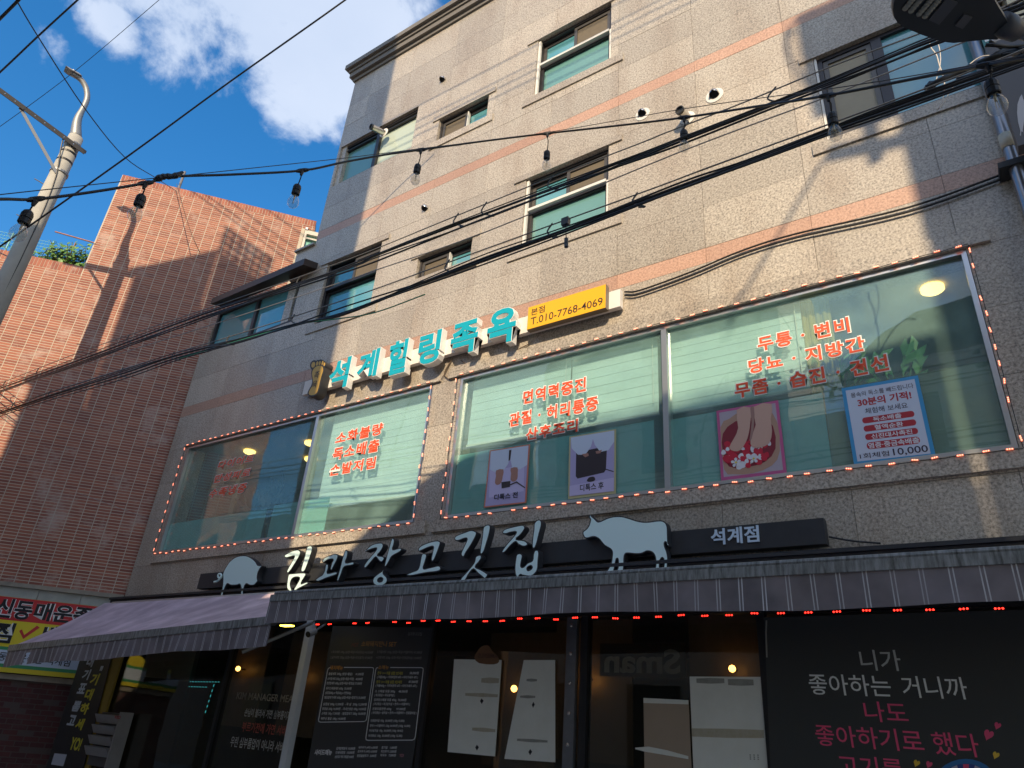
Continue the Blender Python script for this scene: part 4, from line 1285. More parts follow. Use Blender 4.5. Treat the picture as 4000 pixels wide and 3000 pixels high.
# vinyl lettering stuck on the glass
VRED = mat('orange red vinyl', (.80, .085, .022), .5)
VWH = mat('white vinyl edge', (.82, .80, .78), .5)
def vinyl(wdw, s, L, Rt, T, B, shear=0.0, bold=.034):
    q = MB(); text_px(q, s, L, Rt, T, B, -.0475, bold=bold + .025, shear=shear, spacing=1.16); q.build('lettering', VWH, wdw)
    q = MB(); x0, x1, z0, z1 = fit(L, Rt, T, B, -.0455); e = .01
    put_text(q, s, Vector((x0 + e, .0455, z0 + e)), EX, EZ, EN, x1 - x0 - 2*e, z1 - z0 - 2*e, bold=bold - .005, shear=shear, spacing=1.16); q.build('lettering', VRED, wdw)
Z25 = crop(600, 1700, .5425); Z5 = crop(1200, 900, .6058); Z6 = crop(2500, 900, .678)
vinyl(WL, '다이어트', Z25(462, 215), Z25(722, 165), Z25(655, 145), Z25(560, 228), .15)
vinyl(WL, '만성피로', Z25(435, 320), Z25(697, 265), Z25(620, 248), Z25(560, 325), .15)
vinyl(WL, '수족냉증', Z25(400, 420), Z25(673, 365), Z25(590, 352), Z25(540, 435), .15)
vinyl(WL, '소화불량', Z5(182, 1345), Z5(493, 1265), Z5(385, 1258), Z5(360, 1345))
vinyl(WL, '독소배출', Z5(163, 1445), Z5(468, 1375), Z5(360, 1360), Z5(330, 1455))
vinyl(WL, '손발저림', Z5(143, 1555), Z5(446, 1480), Z5(330, 1475), Z5(300, 1562))
vinyl(WRt, '면역력증진', Z5(1388, 1080), Z5(1803, 980), Z5(1640, 975), Z5(1570, 1090))
vinyl(WRt, '관절 · 허리통증', Z5(1300, 1210), Z5(1880, 1090), Z5(1580, 1120), Z5(1570, 1222))
vinyl(WRt, '산후조리', Z5(1405, 1325), Z5(1750, 1240), Z5(1580, 1240), Z5(1560, 1335))
vinyl(WRt, '두통 · 변비', Z6(672, 660), Z6(1213, 545), Z6(900, 560), Z6(935, 650))
vinyl(WRt, '당뇨 · 지방간', Z6(620, 790), Z6(1300, 650), Z6(960, 670), Z6(965, 765))
vinyl(WRt, '무좀 · 습진 · 건선', Z6(540, 925), Z6(1437, 760), Z6(990, 790), Z6(985, 895))

# posters stuck to the glass
class Sheet:
    """flat printed sheet with its corners read from the photograph: top left, top right, bottom right, bottom left"""
    def __init__(s, name, c, d, label, cat, m, group=None):
        s.d = d
        p = [W(q, d) for q in c]
        s.c = p
        s.t = thing(name, (p[2] + p[3]) / 2, label, cat, group)
        q = MB(); q.poly([p], Vector((0, .006, 0))); s.base = q.build('sheet', m, s.t)
        s.k = 0
    def at(s, u, v, lift=None):                  # u right, v down, both 0..1
        a, b, c, d = s.c
        p = (a.lerp(b, u)).lerp(d.lerp(c, u), v)
        return p + EN * (.0012 * (s.k + 1) if lift is None else lift)
    def shape(s, name, pts, m, soft=0):
        if soft: pts = cspline(pts, soft)
        q = MB(); q.poly([[s.at(u, v) for u, v in pts]], None); s.k += .5
        return q.build(name, m, s.t)
    def text(s, st, u0, u1, v0, v1, m, bold=.01, name='lettering', shear=0, mirror=False):
        a, b, c = s.at(u0, v1), s.at(u1, v1), s.at(u0, v0)
        ex, ez = (b - a), (c - a)
        q = MB(); put_text(q, st, a + EN * .0006, ex.normalized(), ez.normalized(), EN, ex.length, ez.length, bold=bold, shear=shear, mirror=mirror)
        return q.build(name, m, s.t)
PINK = mat('poster lilac tub', (.42, .38, .62), .5); GOWN = mat('poster white trousers', (.58, .66, .80), .5); SKIN = mat('poster skin', (.40, .20, .15), .5)
DK = mat('poster dark', (.035, .022, .025), .5); PWH = mat('poster white', (.72, .72, .76), .5); LIL2 = mat('poster pale lilac', (.55, .50, .74), .5)
k_ = .5425; Z26 = crop(1700, 1700, k_)
pa = Sheet('poster', [Z26(393, 110), Z26(682, 65), Z26(654, 487), Z26(350, 522)], -.035, 'orange edged poster of bare feet in a lilac foot bath', 'poster', mat('orange poster edge', (.60, .20, .12), .5), 'posters on the wide show window')
pa.shape('print', [(.03, .02), (.97, .02), (.97, .98), (.03, .98)], PINK)
pa.shape('print', [(.06, .36), (.9, .36), (.93, .80), (.10, .84)], LIL2, 0)
pa.shape('print', [(.03, .02), (.97, .02), (.97, .36), (.8, .42), (.62, .38), (.54, .2), (.5, .3), (.4, .40), (.22, .42), (.06, .35)], GOWN, 0)
pa.shape('print', [(.50, .05), (.56, .05), (.55, .22), (.51, .25)], DK)
pa.shape('print', [(.22, .38), (.40, .38), (.40, .5), (.38, .60), (.30, .64), (.22, .60), (.23, .48)], SKIN, 2)
pa.shape('print', [(.58, .38), (.74, .38), (.76, .48), (.76, .58), (.68, .62), (.60, .58), (.60, .47)], SKIN, 2)
pa.shape('print', [(.38, .60), (.60, .60), (.60, .70), (.40, .71)], DK)
pa.shape('print', [(.58, .66), (.75, .62), (.96, .74), (.95, .755), (.75, .645), (.58, .68)], DK)
pa.text('디톡스 전', .24, .80, .80, .90, BK, .02)
pb_ = Sheet('poster', [(2224, 1706), (2406, 1676), (2405, 1928), (2219, 1950)], -.035, 'yellow edged poster of a foot bath turned dark brown', 'poster', mat('yellow poster edge', (.52, .47, .25), .5), 'posters on the wide show window')
pb_.shape('print', [(.035, .02), (.965, .02), (.965, .96), (.035, .96)], PINK)
pb_.shape('print', [(.16, .28), (.82, .25), (.80, .62), (.76, .66), (.2, .70), (.16, .66)], DK, 0)
pb_.shape('print', [(.035, .02), (.965, .02), (.965, .2), (.85, .32), (.68, .33), (.56, .2), (.52, .1), (.48, .22), (.36, .34), (.2, .32), (.06, .2)], GOWN, 0)
pb_.shape('print', [(.28, .32), (.42, .32), (.44, .36), (.36, .38)], SKIN); pb_.shape('print', [(.58, .31), (.72, .30), (.68, .35), (.6, .35)], SKIN)
pb_.shape('print', [(.40, .76), (.44, .71), (.5, .70), (.56, .71), (.58, .76), (.5, .78)], DK, 2)
pb_.shape('print', [(.78, .6), (.96, .66), (.96, .675), (.78, .615)], DK)
pb_.shape('print', [(.035, .8), (.965, .76), (.965, .96), (.035, .96)], LIL2)
pb_.text('디톡스 후', .26, .76, .80, .91, BK, .02)
pc = Sheet('poster', [Z6(440, 1040), Z6(795, 978), Z6(845, 1398), Z6(468, 1443)], -.035, 'pink framed poster of feet in a wooden tub of red petals', 'poster', mat('pink poster frame', (.52, .10, .26), .45), 'posters on the wide show window')
pc.shape('print', [(.045, .035), (.955, .035), (.955, .955), (.045, .955)], mat('poster dusty grey', (.42, .36, .42), .5))
TUB = mat('poster tub wood', (.44, .27, .19), .5); PRED = mat('poster petal red', (.55, .012, .04), .5); SK2 = mat('poster foot skin', (.58, .36, .28), .5); SK3 = mat('poster foot shade', (.34, .19, .16), .5)
pc.shape('print', [(.05, .25), (.2, .15), (.45, .06), (.8, .1), (.95, .3), (.94, .7), (.8, .88), (.5, .95), (.2, .93), (.06, .85)], TUB, 2)
pc.shape('print', [(.08, .35), (.3, .2), (.7, .2), (.88, .35), (.88, .66), (.7, .82), (.4, .86), (.14, .82), (.06, .6)], mat('poster deep red', (.22, .015, .03), .5), 2)
rnd = random.Random(3)
for k in range(95):
    a = rnd.uniform(0, 6.28); rr_ = math.sqrt(rnd.random())
    cx_, cy_ = .45 + .38*rr_*cos(a), .62 + .23*rr_*sin(a)
    if .20 < cx_ < .82 and cy_ < .5: continue
    s_ = rnd.uniform(.035, .07); a0 = rnd.uniform(0, 6.28)
    pc.shape('print', [(cx_ + s_*cos(a0 + t*1.05)*(.7 if t % 2 else 1), cy_ + s_*.8*sin(a0 + t*1.05)) for t in range(6)], PWH if k % 3 == 0 else PRED, 2)
    pc.k -= .45
pc.shape('print', [(.34, .04), (.56, .04), (.54, .25), (.5, .4), (.44, .52), (.34, .62), (.24, .62), (.17, .56), (.26, .44), (.34, .3)], SK2, 2)
pc.shape('print', [(.62, .04), (.90, .04), (.86, .25), (.86, .42), (.80, .58), (.66, .62), (.53, .60), (.52, .48), (.62, .3)], SK2, 2)
pc.shape('print', [(.56, .05), (.62, .05), (.60, .28), (.54, .48), (.50, .50), (.56, .26)], SK3, 2)
for fx, fy in ((.26, .78), (.54, .76)):
    for t in range(5):
        a = t * 1.257 - 1.57
        pc.shape('print', [(fx + .075*cos(a + b)*r_, fy + .062*sin(a + b)*r_) for b, r_ in ((-.5, .3), (-.42, .85), (0, 1.1), (.42, .85), (.5, .3), (0, .1))], PWH, 2); pc.k -= .35
    pc.shape('print', [(fx + .018*cos(t), fy + .016*sin(t)) for t in range(6)], BY); 
bd = Sheet('notice_board', [(3287, 1517), (3585, 1466), (3656, 1785), (3337, 1819)], -.02, 'blue edged white price notice at the right end of the wide show window', 'notice', mat('blue notice edge', (.045, .30, .58), .45))
bd.shape('print', [(.05, .04), (.95, .04), (.95, .955), (.05, .955)], mat('notice paper', (.56, .62, .74), .5))
NV = mat('navy print', (.03, .02, .05), .5); DRED = mat('dark red print', (.42, .022, .035), .5)
bd.text('몸속의 독소를 빼드립니다', .11, .92, .085, .15, NV, .003); bd.text('30분의 기적!', .18, .87, .175, .28, DRED, .03); bd.text('체험해 보세요', .26, .80, .31, .385, NV, .005)
for (v0, v1, s_, u0, u1) in ((.425, .50, '독소배출', .34, .70), (.53, .605, '혈액순환', .34, .70), (.635, .71, '신진대사촉진', .28, .79), (.74, .825, '염증·중금속배출', .22, .85)):
    h_ = (v1 - v0) / 2; vm = (v0 + v1) / 2; ru = h_ * .9
    pill = [(.2 + ru - ru*sin(t*pi/6), vm - h_*cos(t*pi/6)) for t in range(7)][::-1] + [(.86 - ru + ru*sin(t*pi/6), vm - h_*cos(t*pi/6)) for t in range(7)]
    bd.shape('print', pill, DRED); bd.text(s_, u0, u1, v0 + .008, v1 - .008, PWH, .02); bd.k -= .4
bd.text('1회체험', .09, .46, .865, .93, NV, .006); bd.text('10,000', .51, .93, .85, .945, NV, .01)

# plants and a wall chart inside
def pot_plant(c, h, n, size, label, mt, spread=.25):
    t = thing('potted_plant', c, label, 'plant', 'plants inside the show windows')
    c = Vector(c)
    MB().lathe(c, (0, 0, 1), [(0, 0), (.08, 0), (.11, .2), (.09, .2), (0, .18)], 12).build('pot', mat('dark plant pot', (.06, .05, .05), .5), t)
    for k in range(n):
        a = U(0, 6.28); e = c + Vector((cos(a)*U(.4, 1)*spread, sin(a)*U(.2, .6)*spread, h*U(.55, 1)))
        pts = spline([c + Vector((0, 0, .18)), c.lerp(e, .55) + Vector((0, 0, .12)), e], 3)
        q = MB(); q.tube(pts, .005, 4, False)
        d = (e - pts[-3]).normalized(); sd_ = d.cross(Vector((0, 1, .2))).normalized()
        for kk in range(3):
            b0_ = pts[-1] - d * size * kk * .45
            dd = (d + sd_ * U(-.9, .9) + Vector((0, U(-.3, .3), U(-.2, .3)))).normalized(); s2 = dd.cross(Vector((U(-.2, .2), 1, .2))).normalized()
            q.quad(b0_, b0_ + dd*size*.5 + s2*size*.2, b0_ + dd*size, b0_ + dd*size*.5 - s2*size*.2)
        q.build('leaf_stem', mt, t)
DG = mat('dark indoor leaf', (.025, .05, .02), .5); LG = mat('indoor leaf', (.05, .20, .05), .5)
pot_plant((-9.62, .35, 4.2), .62, 9, .2, 'dark leafed pot plant behind the smaller left show window', DG)
pot_plant((-9.15, .3, 4.2), .5, 6, .2, 'short dark pot plant next to the left mullion', DG)
pot_plant((-10.4, 1.3, 4.0), 1.3, 12, .22, 'tall slender pot plant deep in the left show window', DG, .3)
pot_plant((-.92, .3, 4.3), .82, 14, .16, 'fresh green pot plant behind the blue edged notice', LG, .36)
pot_plant((-.45, .45, 4.3), .75, 10, .18, 'green pot plant in the right corner of the wide show window', LG, .3)
chart = thing('wall_chart', (-8.9, 4.1, 4.6), 'colourful round foot chart on the back wall of the left show window', 'chart')
MB().box((-9.9, 4.14, 4.35), (-8.0, 4.19, 5.5)).build('sheet', mat('pale chart paper', (.52, .48, .33), .7), chart)
for k, col_ in enumerate(((.5, .25, .2), (.12, .3, .45), (.1, .32, .3), (.14, .35, .22), (.5, .42, .1), (.5, .35, .3))):
    a0, a1 = k*pi/3, (k+1)*pi/3
    q = MB(); q.poly([[Vector((-8.9 + r_*cos(a), 4.136, 4.95 + r_*sin(a))) for r_, a in ((.12, a0), (.42, a0), (.44, (a0+a1)/2), (.42, a1), (.12, a1))]], None)
    q.build('print', mat('chart colour %s' % 'abcdef'[k], col_, .7), chart)
# ================================================================== GROUND FLOOR SHOP FRONT
DS = .40
sf = thing('glazed_shop', (-5, -.4, 0), 'dark glazed restaurant frontage under the awnings, with steel posts and black frames', 'shop')
FRB = mat('black shopfront frame', (.02, .021, .024), .4, .2)
def fx(px, py): return W((px, py), DS).x
zt2 = 2.76
xL = -11.72
ZS1 = crop(0, 2200, 1070 / 2212); ZS2 = crop(1000, 2200, 1070 / 2212); ZS3 = crop(2000, 2200, 1070 / 2212); ZS4 = crop(2930, 2200, 1070 / 2212)
xm1 = fx(*ZS1(1740, 1250)); xp = fx(1180, 2650); xq = fx(2232, 2700); xg = fx(*ZS2(1385, 900)); xh = fx(*ZS3(610, 1000)); xk = fx(*ZS3(2020, 900)); xw = 1.1
for x, wdt in ((xm1, .05), (xg, .05), (xh - .04, .07), (xk + .02, .06)):
    MB().box((x - wdt/2, -DS - .01, .1), (x + wdt/2, -DS + .08, zt2)).build('frame_post', FRB, sf)
MB().box((xL, -DS - .012, 2.60), (xw, -DS + .082, zt2)).build('head_beam', FRB, sf)
MB().box((xL, -DS - .012, 0), (xw, -DS + .082, .12)).build('base_beam', FRB, sf)
MB().box((xL, -DS + .09, zt2), (xw, -.302, 2.785)).build('soffit', FRB, sf)
MB().box((xp - .045, -DS - .05, 0), (xp + .045, -DS + .03, zt2 - .12)).build('white_post', mat('pale grey painted post', (.62, .66, .70), .4), sf)
cs = MB(); cs.box((xq - .05, -DS - .03, 0), (xq + .05, -DS + .02, zt2 - .16)); cs.build('silver_post', mat('dull steel post', (.20, .215, .24), .35, .6, namt=.4, nscale=7), sf)
for k in range(9): MB().lathe((xq, -DS - .03, .6 + k * .24), (0, -1, 0), [(.016, 0), (.016, .008), (.006, .01), (0, .012)], 10).build('bolt', STEEL, sf)
for a, b in ((xL + .02, xm1 - .03), (xm1 + .03, xp - .05), (xg + .03, xq - .09), (xh, xk - .02)):
    MB().box((a, -DS + .02, .12), (b, -DS + .03, 2.60)).build('pane', SHOPGL, sf)
# dim dining room behind
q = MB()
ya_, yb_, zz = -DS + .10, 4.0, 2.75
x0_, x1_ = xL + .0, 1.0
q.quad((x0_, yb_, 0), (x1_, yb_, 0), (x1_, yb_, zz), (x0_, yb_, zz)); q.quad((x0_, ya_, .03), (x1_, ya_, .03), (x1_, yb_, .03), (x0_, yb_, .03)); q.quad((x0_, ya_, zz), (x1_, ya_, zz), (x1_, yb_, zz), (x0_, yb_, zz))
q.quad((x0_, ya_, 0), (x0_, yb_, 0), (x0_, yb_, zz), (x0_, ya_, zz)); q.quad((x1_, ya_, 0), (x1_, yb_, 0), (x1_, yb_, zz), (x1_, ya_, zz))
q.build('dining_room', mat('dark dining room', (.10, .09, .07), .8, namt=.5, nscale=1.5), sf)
GLOW = mat('warm lit lamp', (1, .7, .3), .5, emit=(1, .46, .10), estr=4)
BOUNCE = mat('brown bounce board', (.15, .115, .075), .5, namt=.5, nscale=3)  # boards added behind the lamps to catch their light as a soft glow
def warm(p, y, r, label):
    c = W(p, -y)
    r *= .62
    t = thing('wall_lamp', c, label, 'lamp', 'warm lamps inside the restaurant')
    MB().lathe(c, (0, 0, 1), [(0, -r), (r*.7, -r*.7), (r, 0), (r*.7, r*.7), (0, r)], 12).build('shade', GLOW, t, smooth=True)
    MB().tube([c, c + Vector((0, .12, 0))], .01, 6).build('arm', FRB, t)
    MB().box(c + Vector((-.42, .12, -.7)), c + Vector((.42, .14, .55))).build('bounce_board', BOUNCE, t)
warm((2290, 2650), .15, .06, 'warm lamp glowing at the left edge of the glass beside the silver post')
warm((2860, 2612), .15, .05, 'warm lamp glowing above the tall white paper')
warm((2008, 2690), .15, .055, 'warm lamp glowing in the gap between the two white papers')
warm((930, 2612), .2, .055, 'warm lamp glowing just right of the left mullion')
warm((1168, 2638), .3, .04, 'small warm lamp beside the white post')
fs = thing('bulb_garland', W((730, 2670), -2.5), 'row of small warm bulbs deep inside the left shop window', 'garland')
for k in range(10):
    c = W((632 + k*21, 2668 + (k % 3)*6 + k*1.2), -2.5)
    MB().lathe(c, (0, 0, 1), [(0, -.035), (.03, -.01), (.03, .015), (0, .04)], 8).build('bulb', GLOW, fs)
MB().tube([W((632, 2662), -2.5), W((821, 2674), -2.5)], .006, 5).build('cable', BLACK, fs)
# teal led outline in the left glass
tl = thing('led_outline', W((820, 2700), -1.5), 'thin turquoise led outline glowing inside the left shop window', 'led string')
LT = mat('lit turquoise diode', (.02, .3, .35), .5, emit=(.08, .75, .85), estr=.4)
q = MB()
for a, b in (((635, 2662), (860, 2664)), ((838, 2668), (800, 2790)), ((893, 2668), (852, 2870)), ((650, 2680), (810, 2684))):
    A, B = W(a, -1.2), W(b, -1.2)
    n = int((B - A).length / .075)
    for k in range(n):
        c = A.lerp(B, (k + .5) / n); dv = (B - A).normalized() * .018
        q.tube([c - dv, c + dv], .0045, 4)
q.build('diodes', LT, tl, kind='stuff')
# menu board
mbd = Sheet('menu_board', [(1300, 2445), (1690, 2452), (1605, 3020), (1196, 3020)], DS + .012, 'tall black menu board with white price lists left of the papered door', 'menu board', mat('black menu sheet', (.04, .042, .046), .5))
MW_, MO, MY = mat('menu white print', (.78, .80, .83), .5), mat('menu orange print', (.62, .28, .06), .5), mat('menu yellow print', (.62, .56, .08), .5)
MG = mat('menu grey print', (.30, .30, .31), .5)
def mpx(x, y):                                   # menu coordinates (u, v) of a crop pixel
    p = W(ZS2(x, y), DS + .012)
    a, b, c, d = mbd.c
    v = (a.z - p.z) / (a.z - d.z)
    l, r_ = a.lerp(d, v), b.lerp(c, v)
    return (p.x - l.x) / (r_.x - l.x), v
def mtext(s, x0, x1, y0, y1, m=MW_, bold=.012):  # pixel box in the crop, y at the text's left end
    u0, v0 = mpx(x0, y0); u1, _ = mpx(x1, y0); _, v1 = mpx(x0, y1)
    mbd.text(s, u0, u1, v0, v1, m, bold)
mtext('소와돼지만나 SET', 858, 1140, 622, 668, MO, 0); mtext('HOT', 778, 832, 640, 672, mat('menu red print', (.22, .05, .04), .5), 0)
mtext('김과장고깃집', 1232, 1345, 537, 566, MG, 0)
mtext('1.와규세트 530g (삼겹+목살+와규등심) 43,000원', 612, 948, 705, 730, MG, 0); mtext('3.차돌세트 530g (삼겹+목살+차돌박이) 47,000원', 982, 1345, 700, 728, MG, 0)
mtext('2.살치세트 530g (삼겹+목살+와규살치) 47,000원', 605, 943, 748, 775, MG, 0); mtext('4.진꽃세트 530g (삼겹+목살+진꽃갈비살) 53,000원', 975, 1340, 748, 775, MG, 0)
mtext('돼지메뉴', 602, 706, 826, 862, MO); mtext('소메뉴', 990, 1076, 826, 862, MO)
for s_, x0_, x1_, y_ in (('불살세트 540g (생삼+불살)     41,000원', 590, 872, 882), ('소막창세트 550g (삼겹+목살+막창)   40,000원', 580, 864, 922), ('항정컵세트 600g (삼겹+목살+항정살) 37,000원', 573, 858, 958),
    ('돼지스페셜세트 600g  35,000원', 568, 774, 1000), ('(삼겹살600g or 목살600g or 반반600g)', 562, 770, 1036), ('벌집껍데기세트 600g (삼겹+목살+껍데기) 33,000원', 556, 888, 1074),
    ('삼겹살 200g 12,000원  - 목 살  200g 12,000원', 545, 898, 1128), ('항정살 200g 14,000원  - 국내산생삼 180g 14,000원', 538, 892, 1166), ('소막창 150g 17,000원  - 벌집껍데기 200g 10,000원', 532, 888, 1204), ('제주산 뽈살 180g 14,000원', 526, 726, 1246)):
    mtext(s_, x0_, x1_, y_, y_ + 26)
for s_, x0_, x1_, y_, m_ in (('한우 1++ 차돌 삼합 2인세트', 984, 1190, 880, MY), ('58,000원', 1243, 1316, 884, MW_), ('( 차돌300g + 가리비관자 4미 + 타이거새우 4미 )', 980, 1310, 916, MW_), ('한우 1++ 차돌 삼합 3인세트', 974, 1182, 956, MY), ('87,000원', 1234, 1308, 962, MW_),
    ('( 차돌450g + 가리비관자 6미 + 타이거새우 6미 )', 968, 1302, 990, MW_), ('소 스페셜 모듬 300g     48,000원', 962, 1225, 1038, MW_), ('( 와규등심 + 와규살치살 )', 958, 1122, 1072, MW_), ('김과장스페셜 모듬 450g  70,000원', 952, 1214, 1112, MW_),
    ('( 와규등심 + 와규살치살 + 한우1++차돌박이 )', 946, 1244, 1148, MW_), ('진꽃모듬한판 600g       97,000원', 940, 1206, 1190, MW_), ('( 와규등심 + 살치살 + 한우1++차돌박이 + 진꽃갈비살 )', 934, 1296, 1224, MW_),
    ('진꽃갈비살 150g  30,000원 (100g 15,000)', 924, 1198, 1292, MW_), ('한우1++차돌박이 150g 24,000원 (100g 16,000)', 918, 1245, 1336, MW_), ('와규살치살 130g  24,000원 (100g 18,462)', 911, 1186, 1378, MW_), ('와규등심 130g  20,000원 (100g 15,385)', 904, 1180, 1422, MW_)):
    mtext(s_, x0_, x1_, y_, y_ + 27, m_)
mtext('사이드메뉴', 478, 618, 1508, 1556, MW_, .035)
for s_, x0_, x1_, y_ in (('김계장해장국 10,000원', 648, 800, 1506), ('인생내장탕  10,000원', 642, 794, 1540), ('눈꽃치즈 떡두기볶음밥 4,000원', 636, 788, 1576), ('새우추가 (4미) 6,000원', 824, 980, 1518), ('관자추가 (4미) 6,000원', 818, 974, 1552), ('된장술밥추가  3,000원', 812, 968, 1588), ('공기밥   1,000원', 1008, 1132, 1538), ('치즈추가 2,000원', 1002, 1128, 1572), ('막국수   7,000원', 998, 1124, 1606)):
    mtext(s_, x0_, x1_, y_, y_ + 26)
mtext('YO!', 1150, 1186, 1624, 1654, mat('menu pink print', (.5, .2, .25), .5), .02)
def mline(pts, wd=.004):
    q = MB(); q.tube([mbd.at(*mpx(*p)) for p in pts], wd, 4); q.build('frame_line', MW_, mbd.t)
mline([(600, 842), (585, 850), (578, 870), (506, 1265), (508, 1280), (520, 1287), (870, 1308), (884, 1300), (890, 1285), (950, 865), (948, 850), (935, 846), (712, 843)])
mline([(985, 846), (972, 852), (966, 870), (882, 1450), (884, 1468), (900, 1475), (1255, 1508), (1270, 1500), (1277, 1480), (1350, 870), (1348, 856), (1335, 850), (1085, 847)])
# papers taped inside the glass door
PAP = mat('off white taped paper', (.80, .82, .76), .7, namt=.45, nscale=4, ncolor=(.66, .68, .60))
KRAFT = mat('brown cardboard', (.40, .32, .24), .8, namt=.3, nscale=4, ncolor=(.33, .26, .19))
TAPE = mat('yellowed tape', (.46, .42, .30), .4, namt=.6, nscale=18, ncolor=(.56, .54, .46)); STAINM = mat('grey paper stain', (.36, .37, .33), .7, namt=.5, nscale=15)
DP = DS + .004
def paper(corners, label, m, name='paper_sheet', grp='papers taped on the shop glass', cat='paper'):
    return Sheet(name, corners, DP, label, cat, m, grp)
p1 = paper([ZS2(1600, 775), ZS2(1982, 782), ZS2(1928, 1560), ZS2(1546, 1524)], 'white taped paper sheet next to the black menu board', PAP)
p2 = paper([ZS3(95, 782), ZS3(346, 782), ZS3(348, 1608), ZS3(-62, 1580)], 'slanted white paper sheet just left of the silver post', PAP)
p3 = paper([ZS3(1434, 915), ZS3(2008, 918), ZS3(2078, 1720), ZS3(1466, 1700)], 'largest stained white paper sheet beside the black slogan board', PAP)
p4 = paper([ZS3(1062, 1088), ZS3(1424, 1106), ZS3(1450, 1700), ZS3(1070, 1690)], 'brown cardboard sheet with a white top strip in the glass', KRAFT)
p4.shape('white_strip', [(0, 0), (1, 0), (1, .06), (0, .07)], PAP); p4.shape('torn_tape', [(-.2, .68), (.1, .66), (.5, .70), (.95, .77), (.95, .81), (.4, .76), (.02, .73), (-.2, .70)], PAP)
for sh_, sp in ((p1, [(.65, .45), (.62, .93)]), (p2, [(.46, .46), (.5, .92)])):
    for u_, v_ in sp: sh_.shape('tack', [(u_ - .03, v_), (u_, v_ - .03), (u_ + .045, v_ - .005), (u_ + .01, v_ + .03)], FRB)
for sh_, rows_ in ((p1, ((.2, .25, .62, .98), (.37, .40, .3, .98), (.73, .76, .5, .98))), (p2, ((.2, .22, .2, .5), (.37, .39, .1, .5), (.80, .82, .2, .85))), (p3, ((.55, .63, .0, .98), (.02, .07, .1, .5), (.03, .09, .55, .9)))):
    for v0, v1, u0, u1 in rows_: sh_.shape('tape', [(u0, v0 + U(-.005, .005)), ((u0+u1)/2, v0 - .006), (u1, v0), (u1, v1), ((u0+u1)/2, v1 + .006), (u0, v1)], TAPE if v1 > .1 and sh_ is p3 or sh_ is p1 else STAINM)
for k in range(9): p3.shape('stain', cspline([(.78 + .012*cos(a) + (k % 3)*.05, .80 + .008*sin(a) + (k // 3)*.02) for a in (0, 1.5, 3, 4.5)], 2), STAINM); p3.k -= .4
st1 = p1.shape('sticker', [(.30 + .55*0, .02), (.5, -.02)] and [(.48, -.08), (.58, -.15), (.72, -.16), (.80, -.10), (.92, -.04), (.96, .02), (.85, .05), (.55, .04), (.44, -.02)], mat('faded orange sticker', (.20, .10, .045), .6), 2)
p1.text('AMBENUS', .52, .92, -.07, -.02, mat('faded sticker print', (.09, .04, .03), .6), .01, mirror=True)
# mirrored ghost lettering of the inner sign
q = MB(); a = W(ZS3(745, 865), -.12); b = W(ZS3(1360, 865), -.12); c = W(ZS3(1000, 675), -.12)
put_text(q, 'Sman', Vector((a.x, .12, a.z - .02)), EX, EZ, EN, b.x - a.x, c.z - a.z, bold=.03, mirror=True)
inn = thing('inner_sign', ((a.x + b.x)/2, .14, a.z), 'faint sign with mirrored grey letters behind the right shop glass', 'sign')
q.build('lettering', mat('dim grey letters', (.34, .33, .29), .6), inn)
MB().box((a.x - .05, .125, a.z - .05), (b.x + .05, .14, c.z + .03)).build('panel', mat('dim brown panel', (.035, .03, .022), .6), inn)
# black slogan board with chalk style writing
sb = Sheet('slogan_board', [(2984, 2412), (4060, 2380), (4170, 3060), (3012, 3060)], DS + .03, 'matt black board with white and pink handwritten slogan at the right', 'board', mat('matt black board', (.042, .046, .046), .6))
CH = mat('white chalk paint', (.80, .84, .83), .6); CP = mat('pink chalk paint', (.80, .09, .21), .6); CY = mat('yellow chalk paint', (.80, .55, .06), .6); CG = mat('grey chalk paint', (.50, .54, .53), .6)
def chalk(s, L, Rt, T, B, m, bold=.006):
    for mm in (m,):
        q = MB(); text_px(q, s, ZS4(*L), ZS4(*Rt), ZS4(*T), ZS4(*B), DS + .033, bold=bold, shear=-.04); q.build('lettering', mm, sb.t)
chalk('니가', (885, 780), (1215, 790), (1040, 700), (1040, 868), CG); chalk('좋아하는', (475, 980), (1135, 1000), (800, 900), (800, 1070), CH); chalk('거니까', (1228, 1000), (1750, 1010), (1490, 915), (1490, 1092), CH)
chalk('나도', (918, 1190), (1272, 1210), (1090, 1120), (1090, 1285), CP); chalk('좋아하기로', (528, 1390), (1395, 1420), (960, 1325), (960, 1500), CP); chalk('했다', (1470, 1450), (1842, 1460), (1650, 1370), (1650, 1555), CP)
chalk('고기를', (715, 1640), (1235, 1660), (970, 1562), (970, 1740), CP)
def heart(cx_, cy_, r_, m):
    pts = [(cx_ + r_*(.9*(16*sin(t)**3)/16*.9 + .25*0), cy_ - r_*((13*cos(t) - 5*cos(2*t) - 2*cos(3*t) - cos(4*t))/16)) for t in [k*2*pi/20 for k in range(20)]]
    rot = [(cx_ + (x-cx_)*.9 - (y-cy_)*.35, cy_ + (x-cx_)*.35 + (y-cy_)*.9) for x, y in pts]
    q = MB(); q.poly([[W(ZS4(*p), DS + .033) for p in rot]], None); q.build('heart', m, sb.t)
heart(1925, 1385, 52, CP); heart(1998, 1312, 36, CP); heart(1985, 1550, 36, CY); heart(1345, 1615, 34, CY); heart(1445, 1625, 34, CP)
for r_, m_ in ((300, mat('badge blue', (.03, .18, .45), .5)), (262, mat('badge deep blue', (.03, .07, .30), .5))):
    q = MB(); q.poly([[W(ZS4(1740 + r_*cos(a), 1880 + r_*sin(a)), DS + (.0335 if r_ > 280 else .0345)) for a in [k*pi/16 for k in range(32)]]], None); q.build('badge', m_, sb.t)
